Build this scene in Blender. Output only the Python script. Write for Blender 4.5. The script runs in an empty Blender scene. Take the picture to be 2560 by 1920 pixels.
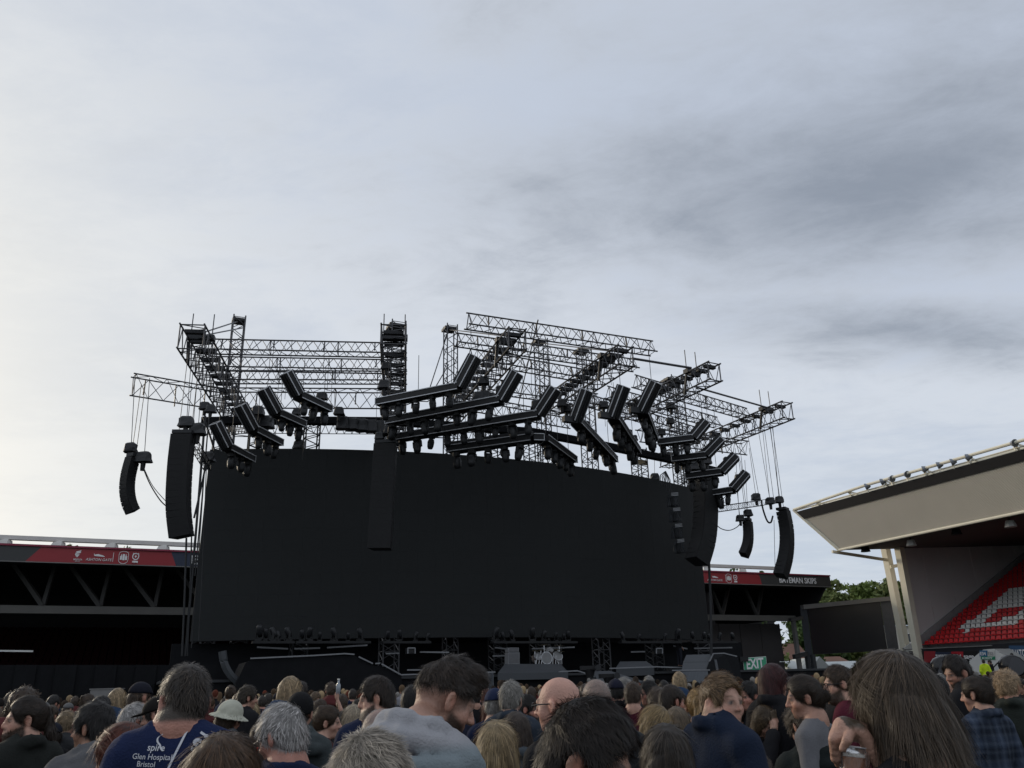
import bpy, bmesh, math, random
import numpy as np
from mathutils import Vector as V, Matrix, Euler
random.seed(7); np.random.seed(7)
sc = bpy.context.scene
COL = sc.collection
# ------------------------------------------------------------------ camera
FPX, PITCH, ROLL, EYE = 2071.0, math.radians(20.2), math.radians(-1.5), 1.68
cam = bpy.data.cameras.new('camera'); cam.sensor_width = 36; cam.lens = FPX / 2560 * 36
cam.clip_start = .05; cam.clip_end = 4000
camo = bpy.data.objects.new('camera', cam); COL.objects.link(camo)
CR = Matrix.Rotation(math.pi / 2 + PITCH, 3, 'X') @ Matrix.Rotation(ROLL, 3, 'Z')
camo.matrix_world = Matrix.Translation((0, 0, EYE)) @ CR.to_4x4()
sc.camera = camo
# ------------------------------------------------------------------ sky
SUN_EL, SUN_AZ = math.radians(13), math.radians(-52)      # low, ahead and to the left
w = bpy.data.worlds.new('World'); sc.world = w; w.use_nodes = True
w.cycles.sampling_method = 'MANUAL'; w.cycles.sample_map_resolution = 512
nt = w.node_tree; N = nt.nodes; L = nt.links; N.clear()
def nd(tree, t, **k):
    n = tree.nodes.new(t)
    for a, b in k.items():
        if a.startswith('i_'): n.inputs[int(a[2:])].default_value = b
        else: setattr(n, a, b)
    return n
def mth(tree, op, a, b=None, c=None, clamp=False):
    n = tree.nodes.new('ShaderNodeMath'); n.operation = op; n.use_clamp = clamp
    for i, x in enumerate((a, b, c)):
        if x is None: continue
        if isinstance(x, (int, float)): n.inputs[i].default_value = x
        else: tree.links.new(x, n.inputs[i])
    return n.outputs[0]
def mixc(tree, f, a, b):
    n = tree.nodes.new('ShaderNodeMix'); n.data_type = 'RGBA'
    for s, x in ((n.inputs[0], f), (n.inputs[6], a), (n.inputs[7], b)):
        if isinstance(x, (int, float)): s.default_value = x
        elif isinstance(x, tuple): s.default_value = (*x, 1) if len(x) == 3 else x
        else: tree.links.new(x, s)
    return n.outputs[2]
def smooth(tree, x, lo, hi):
    n = tree.nodes.new('ShaderNodeMapRange'); n.interpolation_type = 'SMOOTHSTEP'
    tree.links.new(x, n.inputs[0]); n.inputs[1].default_value = lo; n.inputs[2].default_value = hi
    return n.outputs[0]
tc = nd(nt, 'ShaderNodeTexCoord'); sep = nd(nt, 'ShaderNodeSeparateXYZ'); L.new(tc.outputs['Generated'], sep.inputs[0])
dx, dy, dz = sep.outputs
zz = mth(nt, 'ADD', mth(nt, 'MAXIMUM', dz, 0.0), .06)
pxx = mth(nt, 'DIVIDE', dx, zz); pyy = mth(nt, 'DIVIDE', dy, zz)          # position on the cloud deck
comb = nd(nt, 'ShaderNodeCombineXYZ'); L.new(pxx, comb.inputs[0]); L.new(pyy, comb.inputs[1])
def cloudnoise(scale, rot, sx, sy, off, detail=7, rough=.58, dist=.4):
    mp = nd(nt, 'ShaderNodeMapping'); L.new(comb.outputs[0], mp.inputs[0])
    mp.inputs['Rotation'].default_value = (0, 0, rot); mp.inputs['Scale'].default_value = (sx, sy, 1)
    mp.inputs['Location'].default_value = (off, off * .37, off * .11)
    n = nd(nt, 'ShaderNodeTexNoise'); L.new(mp.outputs[0], n.inputs['Vector'])
    n.inputs['Scale'].default_value = scale; n.inputs['Detail'].default_value = detail
    n.inputs['Roughness'].default_value = rough; n.inputs['Distortion'].default_value = dist
    return n.outputs['Fac']
n1 = cloudnoise(1.25, .9, 1.0, 1.25, 3.1, 7, .6, .6)
n2 = cloudnoise(3.4, .9, .9, 1.3, 8.7, 6, .68, .3)
n3 = cloudnoise(.6, .2, 1.0, 1.3, 21.3, 2, .5, 0)
# a thicker bank of cloud hangs to the right of the stage
def bankof(cx_, cy_, rx_, ry_, an):
    ca, sa = math.cos(an), math.sin(an); X_ = mth(nt, 'SUBTRACT', pxx, cx_); Y_ = mth(nt, 'SUBTRACT', pyy, cy_)
    a_ = mth(nt, 'DIVIDE', mth(nt, 'ADD', mth(nt, 'MULTIPLY', X_, ca), mth(nt, 'MULTIPLY', Y_, sa)), rx_); b_ = mth(nt, 'DIVIDE', mth(nt, 'SUBTRACT', mth(nt, 'MULTIPLY', Y_, ca), mth(nt, 'MULTIPLY', X_, sa)), ry_)
    return mth(nt, 'MAXIMUM', mth(nt, 'SUBTRACT', 1.0, mth(nt, 'SQRT', mth(nt, 'ADD', mth(nt, 'MULTIPLY', a_, a_), mth(nt, 'MULTIPLY', b_, b_)))), -.4)
bank = mth(nt, 'MAXIMUM', bankof(.70, 1.36, 1.1, .78, .1), bankof(1.05, 1.98, 1.0, .3, .2))
thick = mth(nt, 'ADD', mth(nt, 'ADD', mth(nt, 'MULTIPLY', n1, .66), mth(nt, 'MULTIPLY', n2, .5)), mth(nt, 'MULTIPLY', bank, .36))
dark = smooth(nt, thick, .52, 1.12)
veil = smooth(nt, mth(nt, 'ADD', mth(nt, 'MULTIPLY', n3, .35), mth(nt, 'MULTIPLY', mth(nt, 'ADD', n1, n2), .325)), .40, .60)
sky = nd(nt, 'ShaderNodeTexSky', sky_type='NISHITA', sun_disc=False, sun_elevation=SUN_EL, sun_rotation=SUN_AZ, altitude=30, air_density=1.0, dust_density=2.0, ozone_density=1.0)
base = mixc(nt, veil, (5.8, 6.4, 7.5), (7.1, 7.55, 8.3))
base = mixc(nt, dark, base, (2.95, 3.35, 4.05))
wisp = smooth(nt, cloudnoise(2.1, 1.1, .8, 1.5, 33.0, 7, .7, .5), .50, .64)
base = mixc(nt, mth(nt, 'MULTIPLY', wisp, mth(nt, 'ADD', .10, mth(nt, 'MULTIPLY', dark, .22))), base, (4.3, 4.7, 5.5))
# the low sun brightens and warms the veil around it
sd = V((math.sin(SUN_AZ) * math.cos(SUN_EL), math.cos(SUN_AZ) * math.cos(SUN_EL), math.sin(SUN_EL)))
dot = nd(nt, 'ShaderNodeVectorMath', operation='DOT_PRODUCT'); L.new(tc.outputs['Generated'], dot.inputs[0]); dot.inputs[1].default_value = sd
glow = mth(nt, 'POWER', mth(nt, 'MAXIMUM', dot.outputs['Value'], 0.0), 9.0)
low = mth(nt, 'SUBTRACT', 1.0, smooth(nt, dz, .0, .42))
base = mixc(nt, mth(nt, 'MULTIPLY', mth(nt, 'MULTIPLY', low, .4), mth(nt, 'SUBTRACT', 1.0, mth(nt, 'MULTIPLY', dark, .6))), base, (5.9, 6.8, 7.8))
base = mixc(nt, mth(nt, 'MULTIPLY', glow, .72, clamp=True), base, (10.6, 10.2, 8.8))
base = mixc(nt, .1, base, sky.outputs[0])
bg = nd(nt, 'ShaderNodeBackground'); L.new(base, bg.inputs[0]); bg.inputs[1].default_value = .1
wo = nd(nt, 'ShaderNodeOutputWorld'); L.new(bg.outputs[0], wo.inputs[0])
# ------------------------------------------------------------------ sun behind thin cloud
sl = bpy.data.lights.new('sun', 'SUN'); sl.energy = 1.4; sl.angle = math.radians(12); sl.color = (1, .86, .66)
so = bpy.data.objects.new('sun', sl); COL.objects.link(so); so.rotation_euler = (-sd).to_track_quat('-Z', 'Y').to_euler()
so.location = (0, 0, 60)
sc.view_settings.view_transform = 'Standard'; sc.view_settings.look = 'None'
sc.view_settings.exposure = 0; sc.view_settings.gamma = 1
sc.cycles.max_bounces = 5; sc.cycles.diffuse_bounces = 3; sc.cycles.glossy_bounces = 2; sc.cycles.transmission_bounces = 4
sc.cycles.use_denoising = True
# ------------------------------------------------------------------ placing helpers
def ray(x, y): return CR @ V(((x - 1280) / FPX, -(y - 960) / FPX, -1))
CAM = V((0, 0, EYE))
def atY(x, y, Y): d = ray(x, y); return CAM + d * (Y / d.y)
def atz(x, y, z): d = ray(x, y); return CAM + d * ((z - EYE) / d.z)
def atD(x, y, D): return CAM + ray(x, y) * D                    # D metres along the lens axis
def proj(p):
    q = CR.transposed() @ (V(p) - CAM); return 1280 - FPX * q.x / q.z, 960 + FPX * q.y / q.z, -q.z
TH = math.radians(65.5)
U = V((math.sin(TH), math.cos(TH), 0)); NN = V((-math.cos(TH), math.sin(TH), 0)); Z = V((0, 0, 1))
def ST(s, t, z): return U * s + NN * t + Z * z                    # s along the stage, t away from the crowd
def atT(x, y, t): d = ray(x, y); return CAM + d * (t / d.dot(NN))
def atS(x, y, s): d = ray(x, y); return CAM + d * (s / d.dot(U))
# ------------------------------------------------------------------ materials
MATS = {}
def mat(name, col, rough=.6, metal=0.0, var=.25, scale=3.0, bump=0.0, bscale=40.0, spec=.4, attr=False, tex='OBJECT'):
    if name in MATS: return MATS[name]
    m = bpy.data.materials.new(name); m.use_nodes = True; t = m.node_tree; b = t.nodes['Principled BSDF']
    b.inputs['Roughness'].default_value = rough; b.inputs['Metallic'].default_value = metal
    b.inputs['Specular IOR Level'].default_value = spec
    co = t.nodes.new('ShaderNodeTexCoord').outputs['Object']
    no = t.nodes.new('ShaderNodeTexNoise'); no.inputs['Scale'].default_value = scale; no.inputs['Detail'].default_value = 5
    t.links.new(co, no.inputs['Vector'])
    if attr:
        a = t.nodes.new('ShaderNodeVertexColor'); a.layer_name = 'Col'; base = a.outputs['Color']
    else:
        rg = t.nodes.new('ShaderNodeRGB'); rg.outputs[0].default_value = (*col, 1); base = rg.outputs[0]
    f = mth(t, 'ADD', mth(t, 'MULTIPLY', no.outputs['Fac'], var * 2), 1 - var)
    mx = t.nodes.new('ShaderNodeVectorMath'); mx.operation = 'SCALE'; t.links.new(base, mx.inputs[0]); t.links.new(f, mx.inputs['Scale'])
    t.links.new(mx.outputs[0], b.inputs['Base Color'])
    rr = mth(t, 'ADD', mth(t, 'MULTIPLY', no.outputs['Fac'], .16), rough - .08); t.links.new(rr, b.inputs['Roughness'])
    if bump:
        n2 = t.nodes.new('ShaderNodeTexNoise'); n2.inputs['Scale'].default_value = bscale; n2.inputs['Detail'].default_value = 3
        t.links.new(co, n2.inputs['Vector'])
        bp = t.nodes.new('ShaderNodeBump'); bp.inputs['Strength'].default_value = bump; bp.inputs['Distance'].default_value = .01
        t.links.new(n2.outputs['Fac'], bp.inputs['Height']); t.links.new(bp.outputs[0], b.inputs['Normal'])
    MATS[name] = m; return m
ALU = mat('weathered dark aluminium', (.085, .085, .09), .5, .5, .35, 2.0)
STEEL = mat('black steel', (.02, .021, .023), .5, .2, .3, 4)
BLACK = mat('black paint', (.009, .0092, .010), .6, 0, .3, 5)
CLOTH = mat('black drape', (.010, .0105, .012), .9, 0, .4, 2.5, .4, 14, .15)
COVER = mat('black rain cover', (.017, .018, .02), .45, 0, .4, 6, .7, 9, .4)
LEDST = mat('pale light strip', (.55, .56, .58), .4, 0, .1, 8)
PLY = mat('plywood', (.28, .22, .13), .7, 0, .25, 6)
WHITE = mat('white painted steel', (.62, .61, .57), .5, 0, .12, 1.5)
# ------------------------------------------------------------------ mesh builder
class M:
    def __init__(s): s.v = []; s.f = []
    def box(s, c, size, rot=None):
        hx, hy, hz = (d / 2 for d in size); k = len(s.v); R = rot or Matrix.Identity(3); c = V(c)
        for z in (-hz, hz):
            for x, y in ((-hx, -hy), (hx, -hy), (hx, hy), (-hx, hy)): s.v.append(c + R @ V((x, y, z)))
        for f in ((3, 2, 1, 0), (4, 5, 6, 7), (0, 1, 5, 4), (1, 2, 6, 5), (2, 3, 7, 6), (3, 0, 4, 7)): s.f.append(tuple(k + i for i in f))
        return s
    def rings(s, pts, radii, n=6, up=None, ex=1.0, ph=0.0, cap=True):
        pts = [V(p) for p in pts]; k0 = len(s.v); m = len(pts)
        for i, p in enumerate(pts):
            d = (pts[min(i + 1, m - 1)] - pts[max(i - 1, 0)])
            d = d.normalized() if d.length > 1e-9 else Z
            a = V(up) if up else (Z if abs(d.z) < .95 else V((1, 0, 0)))
            e1 = d.cross(a).normalized(); e2 = e1.cross(d).normalized()
            for j in range(n):
                t = 2 * math.pi * j / n + ph; s.v.append(p + (e1 * math.cos(t) * ex + e2 * math.sin(t)) * radii[i])
        for i in range(m - 1):
            for j in range(n):
                a = k0 + i * n + j; b = k0 + i * n + (j + 1) % n; s.f.append((a, b, b + n, a + n))
        if cap: s.f.append(tuple(k0 + j for j in range(n))[::-1]); s.f.append(tuple(k0 + (m - 1) * n + j for j in range(n)))
        return s
    def tube(s, a, b, r, n=6, r2=None): return s.rings([a, b], [r, r if r2 is None else r2], n)
    def bar(s, a, b, wd, h, up=Z):
        a = V(a); b = V(b); d = (b - a).normalized(); e1 = d.cross(V(up))
        e1 = e1.normalized() if e1.length > 1e-6 else d.cross(V((1, 0, 0))).normalized()
        e2 = e1.cross(d).normalized(); k = len(s.v)
        for p in (a, b):
            for x, y in ((-1, -1), (1, -1), (1, 1), (-1, 1)): s.v.append(p + e1 * x * wd / 2 + e2 * y * h / 2)
        for f in ((3, 2, 1, 0), (4, 5, 6, 7), (0, 1, 5, 4), (1, 2, 6, 5), (2, 3, 7, 6), (3, 0, 4, 7)): s.f.append(tuple(k + i for i in f))
        return s
    def poly(s, pts): k = len(s.v); s.v += [V(p) for p in pts]; s.f.append(tuple(range(k, k + len(pts)))); return s
    def prism(s, pts, off):
        pts = [V(p) for p in pts]; off = V(off); k = len(s.v); n = len(pts)
        s.v += pts + [p + off for p in pts]
        s.f.append(tuple(range(k, k + n))[::-1]); s.f.append(tuple(range(k + n, k + 2 * n)))
        for i in range(n): j = (i + 1) % n; s.f.append((k + i, k + j, k + n + j, k + n + i))
        return s
    def ball(s, c, r, nu=10, nv=6):
        c = V(c); r = V(r) if hasattr(r, '__len__') else V((r, r, r)); k = len(s.v)
        for i in range(nv + 1):
            ph = math.pi * i / nv
            for j in range(nu):
                t = 2 * math.pi * j / nu; s.v.append(c + V((r.x * math.sin(ph) * math.cos(t), r.y * math.sin(ph) * math.sin(t), r.z * math.cos(ph))))
        for i in range(nv):
            for j in range(nu): a = k + i * nu + j; b = k + i * nu + (j + 1) % nu; s.f.append((a, a + nu, b + nu, b))
        return s
    def build(s, name, m, parent=None, org=None, smooth=False, **props):
        me = bpy.data.meshes.new(name)
        o0 = V(org) if org is not None else (parent.location if parent is not None else V((0, 0, 0)))
        me.from_pydata([tuple(V(v) - o0) for v in s.v], [], s.f); me.validate(); me.update()
        if m: me.materials.append(m)
        if smooth: me.shade_smooth()
        o = bpy.data.objects.new(name, me); COL.objects.link(o)
        if parent is not None: o.parent = parent
        elif org is not None: o.location = o0
        for k, x in props.items(): o[k] = x
        return o
def fixn(o):
    bm = bmesh.new(); bm.from_mesh(o.data); bmesh.ops.recalc_face_normals(bm, faces=bm.faces); bm.to_mesh(o.data); bm.free(); return o
def bevel(o, wd=.02, seg=2):
    bm = bmesh.new(); bm.from_mesh(o.data)
    bmesh.ops.bevel(bm, geom=list(bm.edges), offset=wd, segments=seg, affect='EDGES', clamp_overlap=True)
    bm.to_mesh(o.data); bm.free(); return o
def thing(name, label, cat, loc=(0, 0, 0), group=None):
    o = bpy.data.objects.new(name, None); COL.objects.link(o); o.location = V(loc); o.empty_display_size = .2
    return tag(o, label, cat, group)
def tag(o, label, cat, group=None):
    o['label'] = label; o['category'] = cat
    if group: o['group'] = group
    return o
def dup(root, loc=None, rot=None, label=None, group=None, scale=None):
    r = root.copy(); COL.objects.link(r)
    if loc is not None: r.location = V(loc)
    if rot is not None: r.rotation_euler = rot
    if scale is not None: r.scale = (scale,) * 3
    if label: r['label'] = label
    if group: r['group'] = group
    for c in root.children:
        d = c.copy(); COL.objects.link(d); d.parent = r
        for g in c.children: e = g.copy(); COL.objects.link(e); e.parent = d
    return r
def text_mesh(s, size, bold=.0, shear=0.0, depth=.012, space=1.0):
    cu = bpy.data.curves.new('txt', 'FONT'); cu.body = s; cu.size = size; cu.align_x = 'LEFT'; cu.align_y = 'BOTTOM_BASELINE'
    cu.offset = bold * size; cu.shear = shear; cu.extrude = depth; cu.resolution_u = 3; cu.space_character = space
    o = bpy.data.objects.new('txt', cu); COL.objects.link(o)
    me = bpy.data.meshes.new_from_object(o.evaluated_get(bpy.context.evaluated_depsgraph_get()))
    bpy.data.objects.remove(o); bpy.data.curves.remove(cu); return me
def put_text(s, size, origin, right, up, m, parent, name='lettering', width=None, **k):
    me = text_mesh(s, size, **k); me.name = name
    X = V(right).normalized(); Y = V(up).normalized(); Nrm = X.cross(Y)
    co = np.zeros(len(me.vertices) * 3); me.vertices.foreach_get('co', co); co = co.reshape(-1, 3)
    if width: co[:, 0] *= width / max(co[:, 0].max(), 1e-6)
    o0 = V(origin) - (parent.location if parent is not None else V())
    out = np.array(o0)[None] + co[:, :1] * np.array(X)[None] + co[:, 1:2] * np.array(Y)[None] + co[:, 2:] * np.array(Nrm)[None]
    me.vertices.foreach_set('co', out.astype(np.float32).ravel()); me.update(); me.materials.clear(); me.materials.append(m)
    o = bpy.data.objects.new(name, me); COL.objects.link(o); o.parent = parent
    return o
STRIP = mat('stage edge strip', (.2, .205, .215), .4, 0, .2, 8)
# ================================================================== SETTING
g = M().box((0, 300, -.5), (3000, 3000, 1)).build('ground', mat('trodden pitch covering', (.05, .055, .045), .9, 0, .35, .5, .5, 20)); g['kind'] = 'structure'
# ------------------------------------------------------------------ end stand behind the stage
RED = mat('red fascia', (.30, .028, .035), .5, 0, .08, .6); DKFA = mat('charcoal fascia', (.045, .046, .045), .5, 0, .1, .6)
NAVYFA = mat('navy fascia', (.03, .04, .07), .5, 0, .1, .6); PRINT = mat('white print', (.8, .79, .78), .6, 0, .05, 3)
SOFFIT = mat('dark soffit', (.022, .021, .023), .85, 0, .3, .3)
STRUTM = mat('dim strut steel', (.06, .058, .055), .7, 0, .25, .8)
GREYST = mat('grey steelwork', (.2, .195, .185), .6, 0, .25, .8)
TF, TB = 61.2, 64.2
es = thing('end_stand', 'low football stand behind the stage with red fascia board and white roof rail', 'stand', ST(15, 61.2, 0))
S0, S1 = -45, 60.7
def fascia(name, pts, m):   # pts = (s,z) on the fascia plane, set proud
    return fixn(M().prism([ST(s, TF, z) for s, z in pts], NN * .12).build(name, m, es))
M().box(ST((S0 + S1) / 2, TF + .32, 10.52), (S1 - S0, .4, 1.0), Matrix.Rotation(math.pi / 2 - TH, 3, 'Z')).build('fascia_backing', DKFA, es)
def sl_at(x, y): p = atT(x, y, TF); return p.dot(U), p.z
zt, zb = 10.98, 10.06
def sx(x, z):     # s on the fascia for picture column x at height z
    y = 1400
    for _ in range(8):
        p = atT(x, y, TF); y += (p.z - z) * 36
    return atT(x, y, TF).dot(U)
cuts = [(S0, S0), (sx(104, zt), sx(63, zb)), (sx(428, zt), sx(440, zb)), (sx(640, zt), sx(660, zb)), (sx(1560, zt), sx(1540, zb)), (sx(1897, zt), sx(1905, zb)), (S1, S1)]
for i, m in enumerate((DKFA, RED, NAVYFA, DKFA, RED, DKFA)):
    a, b = cuts[i], cuts[i + 1]
    fascia('fascia_panel', [(a[0], zt), (b[0], zt), (b[1], zb), (a[1], zb)], m)
fixn(M().prism([ST(S0, TF - .1, 11.0), ST(S1, TF - .1, 11.0), ST(S1, TF - .1, 11.12), ST(S0, TF - .1, 11.12)], NN * .5).build('fascia_capping', mat('maroon trim', (.25, .03, .06), .5), es))
fixn(M().prism([ST(S0, TF - .03, 10.0), ST(S1, TF - .03, 10.0), ST(S1, TF - .03, 10.05), ST(S0, TF - .03, 10.05)], NN * .2).build('fascia_lower_trim', GREYST, es))
# emblems and words on the fascia
def emblem(px, shapes, name='emblem', zc=10.52, hh=.72):
    s0 = sx(px, zc); m = M()
    for pts in shapes: m.prism([ST(s0 + a * hh, TF - .012, zc + b * hh) for a, b in pts], NN * -.012)
    return fixn(m.build(name, PRINT, es))
def ringpts(ro, ri, fn, n=16):
    q = []
    for i in range(n):
        a = 2 * math.pi * i / n; b = 2 * math.pi * (i + 1) / n
        q.append([fn(a, ro), fn(b, ro), fn(b, ri), fn(a, ri)])
    return q
def shield(a, r):
    c, s = math.cos(a), math.sin(a); k = 1 / max(abs(c), abs(s)) if s > 0 else 1 / max(abs(c) ** .8, .8)
    return (c * r * min(k, 1.25) * .8, s * r * min(k, 1.2))
def castle(): return [[(-.3, -.25), (-.3, .1), (-.12, .1), (-.12, -.25)], [(.3, -.25), (.3, .1), (.12, .1), (.12, -.25)], [(-.09, -.28), (-.09, .28), (.09, .28), (.09, -.28)], [(-.24, .12), (-.22, .3), (-.16, .2), (-.14, .12)], [(.24, .12), (.22, .3), (.16, .2), (.14, .12)]]
def bear(): return ringpts(.30, .22, lambda a, r: (math.cos(a) * r, .12 + math.sin(a) * r * (1 if math.sin(a) > 0 else 1.2))) + [[(-.1, .1), (0, .22), (.1, .1), (0, -.02)], [(-.28, .3), (-.2, .44), (-.12, .36), (-.2, .3)], [(.28, .3), (.2, .44), (.12, .36), (.2, .3)], [(-.24, -.5), (-.24, -.3), (.24, -.3), (.24, -.5)]]
def swoosh(): return [[(-.1 + .06 * k, -.34 + .0 * k), (-.3 + .05 * k, .02 + .14 * k), (.32, .26 + .1 * k), (.28 - .03 * k, .16 + .08 * k), (-.18 + .05 * k, -.02 + .12 * k)] for k in range(3)] + [[(-.04, -.36), (-.2, -.05), (.05, -.02), (.2, -.02)]]
def bridge(): return [[(-.52, .16), (-.5, .26), (-.44, .14), (-.1, .2), (.4, .1), (.62, .0), (.6, -.04), (-.46, .02)]]
for e in (194, 'a'), (247, 'b'), (309, 'c'), (339, 'd'), (1787, 'b'), (1822, 'c'), (1838, 'd'):
    if e[1] == 'a': emblem(e[0], [[(a * .8, b * .8 + .12) for a, b in q] for q in swoosh()])
    if e[1] == 'b': emblem(e[0], [[(a * .8, b + .0) for a, b in q] for q in bridge()])
    if e[1] == 'c': emblem(e[0], ringpts(.52, .48, shield) + castle())
    if e[1] == 'd': emblem(e[0], bear())
def words(s, px, z, size, m=PRINT, **k): return put_text(s, size, ST(sx(px, z), TF - .03, z), U, Z, m, es, **k)
words('BRISTOL', 183, 10.22, .14, bold=.01); words('SPORT', 187, 10.12, .1)
words('ASHTON GATE', 214, 10.22, .24, width=sx(279, 10.2) - sx(214, 10.2), shear=.15)
words('ASHTON GATE', 1768, 10.22, .24, width=sx(1806, 10.2) - sx(1768, 10.2), shear=.15)
words('BEARS', 329, 10.12, .12, m=RED)
words('BATEMAN SKIPS', 1948, 10.28, .72, bold=.018, width=sx(2041, 10.4) - sx(1948, 10.4))
pl = fascia('sponsor_plate', [(sx(478, 10.8), 10.8), (sx(530, 10.8), 10.8), (sx(530, 10.2), 10.2), (sx(481, 10.2), 10.2), (sx(478, 10.3), 10.3)], PRINT)
pl.data.transform(Matrix.Translation(NN * -.02))
words('BATEMAN', 481, 10.58, .2, m=BLACK, bold=.02, width=sx(520, 10.4) - sx(482, 10.4)).data.transform(Matrix.Translation(NN * -.02))
words('SKIPS', 482, 10.3, .3, m=BLACK, bold=.04, width=sx(513, 10.4) - sx(482, 10.4)).data.transform(Matrix.Translation(NN * -.02))
for px in (284, 1813): fascia('divider_line', [(sx(px, 10.8), 10.8), (sx(px, 10.8) + .03, 10.8), (sx(px, 10.8) + .03, 10.2), (sx(px, 10.8), 10.2)], PRINT).data.transform(Matrix.Translation(NN * -.02))
# white rail truss above the roof edge
M().bar(ST(S0, TF + 1.5, 11.7), ST(55.5, TF + 1.5, 11.8), .4, .27).build('roof_rail', WHITE, es)
for px in (5, 142, 278, 410, 1790, 1880):
    s = sx(px, 11.6); M().rings([ST(s, TF + 1.5, 10.9), ST(s + .1, TF + 1.5, 11.6)], [.62, .36], 4, ph=math.pi / 4).build('rail_stub', WHITE, es)
# roof slab and gable
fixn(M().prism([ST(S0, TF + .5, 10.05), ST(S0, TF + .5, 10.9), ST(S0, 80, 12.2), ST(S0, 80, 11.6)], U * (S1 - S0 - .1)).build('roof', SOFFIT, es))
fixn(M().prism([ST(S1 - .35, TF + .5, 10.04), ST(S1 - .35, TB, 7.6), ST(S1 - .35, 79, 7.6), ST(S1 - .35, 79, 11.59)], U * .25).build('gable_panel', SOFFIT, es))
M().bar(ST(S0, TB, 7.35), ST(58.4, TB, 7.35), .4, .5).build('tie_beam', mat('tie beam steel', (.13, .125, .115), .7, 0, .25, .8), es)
for px, hand in ((108, -1), (252, -1), (388, -1), (520, -1), (1806, 1), (1893, 1)):
    p = atT(px, 1512 if px < 900 else 1540, TB); s = p.dot(U)
    M().bar(ST(s, TB, 7.6), ST(s + 2.6 * hand, TB + 1.6, 10.9), .28, .28).build('strut', STRUTM, es)
    M().bar(ST(s, TB, 7.6), ST(s - .3 * hand, TB + 1.2, 10.9), .24, .24).build('strut', STRUTM, es)
M().bar(ST(58.2, TB, 0), ST(58.2, TB, 7.1), .34, .34, U).build('post', GREYST, es)
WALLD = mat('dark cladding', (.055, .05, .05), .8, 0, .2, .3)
for k in range(6):
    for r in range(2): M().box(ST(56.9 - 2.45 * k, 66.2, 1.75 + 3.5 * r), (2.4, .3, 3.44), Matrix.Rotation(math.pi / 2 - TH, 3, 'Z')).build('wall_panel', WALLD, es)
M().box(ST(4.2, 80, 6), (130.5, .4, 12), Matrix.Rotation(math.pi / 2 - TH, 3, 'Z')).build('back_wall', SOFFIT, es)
fixn(M().prism([ST(S0, 66, 0), ST(S0, 66, 2.2), ST(S0, 79, 7.2), ST(S0, 79, 0)], U * 85).build('terrace', mat('shade-darkened terrace', (.009, .009, .010), .95, 0, .2, .4, spec=.05), es))  # near-black colour carries the deep shade under the roof
DIMRED = mat('shade-darkened red seat', (.012, .003, .0035), .9, 0, .12, 2, spec=.05)  # red seats, with the stand's deep shade put into their colour
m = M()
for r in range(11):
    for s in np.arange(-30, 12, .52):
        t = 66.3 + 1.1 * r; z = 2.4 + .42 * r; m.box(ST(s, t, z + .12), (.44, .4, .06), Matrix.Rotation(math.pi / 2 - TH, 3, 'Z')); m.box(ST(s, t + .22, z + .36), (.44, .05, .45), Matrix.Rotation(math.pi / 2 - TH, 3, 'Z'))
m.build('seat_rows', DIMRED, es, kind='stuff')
M().bar(atT(0, 1627, 62.5), atT(83, 1628, 62.5), .06, .1).build('handrail', mat('galvanised', (.6, .6, .58), .4, .2), es)
# ------------------------------------------------------------------ right-hand stand
BEIGE = mat('beige corrugated cladding', (.54, .50, .425), .55, 0, .08, .4, .12, 2)
PANEL = mat('grey cladding sheet', (.66, .63, .61), .7, 0, .14, .25)
CREAM = mat('cream painted steel', (.80, .75, .60), .5, 0, .1, .7)
DSOF = mat('roof underside', (.12, .105, .095), .85, 0, .25, .25)
rs = thing('side_stand', 'large stand on the right with beige corrugated roof edge and red and white seats', 'stand', ST(66, 50, 0))
TE0, TE1, TN = 58.2, 61.0, 6.0       # far end of lower edge, far end of upper edge, near end (out of frame)
lo = lambda t: ST(59.4, t, 13.0); hi = lambda t: ST(57.5, t, 17.0)
m = M(); n = 560
for i in range(n + 1):
    f = i / n
    for q, (a, b) in enumerate(((lo(TE0 + (TN - TE0) * f), hi(TE1 + (TN - TE1) * f)),)):
        nrm = (U * -1 + Z * -.45).normalized() * (.025 if (i // 1) % 2 else 0)
        m.v += [a + nrm, a.lerp(b, .82) + nrm]
for i in range(n): k = 2 * i; m.f.append((k, k + 2, k + 3, k + 1))
m.build('corrugated_fascia', BEIGE, rs)
fixn(M().prism([lo(TE0).lerp(hi(TE1), .82), hi(TE1), hi(TN), lo(TN).lerp(hi(TN), .82)], (U * -1 + Z * -.45).normalized() * .12).build('dark_band', mat('black edge band', (.012, .0125, .015), .6), rs))
M().tube(lo(TE0) - U * .05, lo(TN) - U * .05, .12, 8).build('lower_edge_trim', CREAM, rs)
M().tube(lo(TE0), hi(TE1) + (hi(TE1) - lo(TE0)) * .06, .16, 8).build('end_edge_trim', CREAM, rs)
off = Z * .95 - U * .35
TIP = hi(TE1) + (hi(TE1) - lo(TE0)) * .06; off = Z * .55 - U * .3
def railp(t): return TIP.lerp(hi(52) + off, (TE1 - t) / 9) if t > 52 else hi(t) + off
M().rings([TIP, hi(52) + off, hi(TN) + off], [.13] * 3, 8).build('walkway_rail', CREAM, rs)
M().tube(hi(TE1 - 1.5) + U * .8 + Z * .1, hi(TN) + U * .8 + Z * .25, .3, 8).build('walkway_pipe', CREAM, rs)
for i in range(13):
    t = 58 - 4.0 * i; pp = hi(t); r0 = railp(t)
    mm = M().bar(pp + U * .3, r0, .13, .13); mm.bar(pp + U * 1.2 - NN * .6, r0, .11, .11); mm.build('rail_bracket', CREAM, rs)
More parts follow.
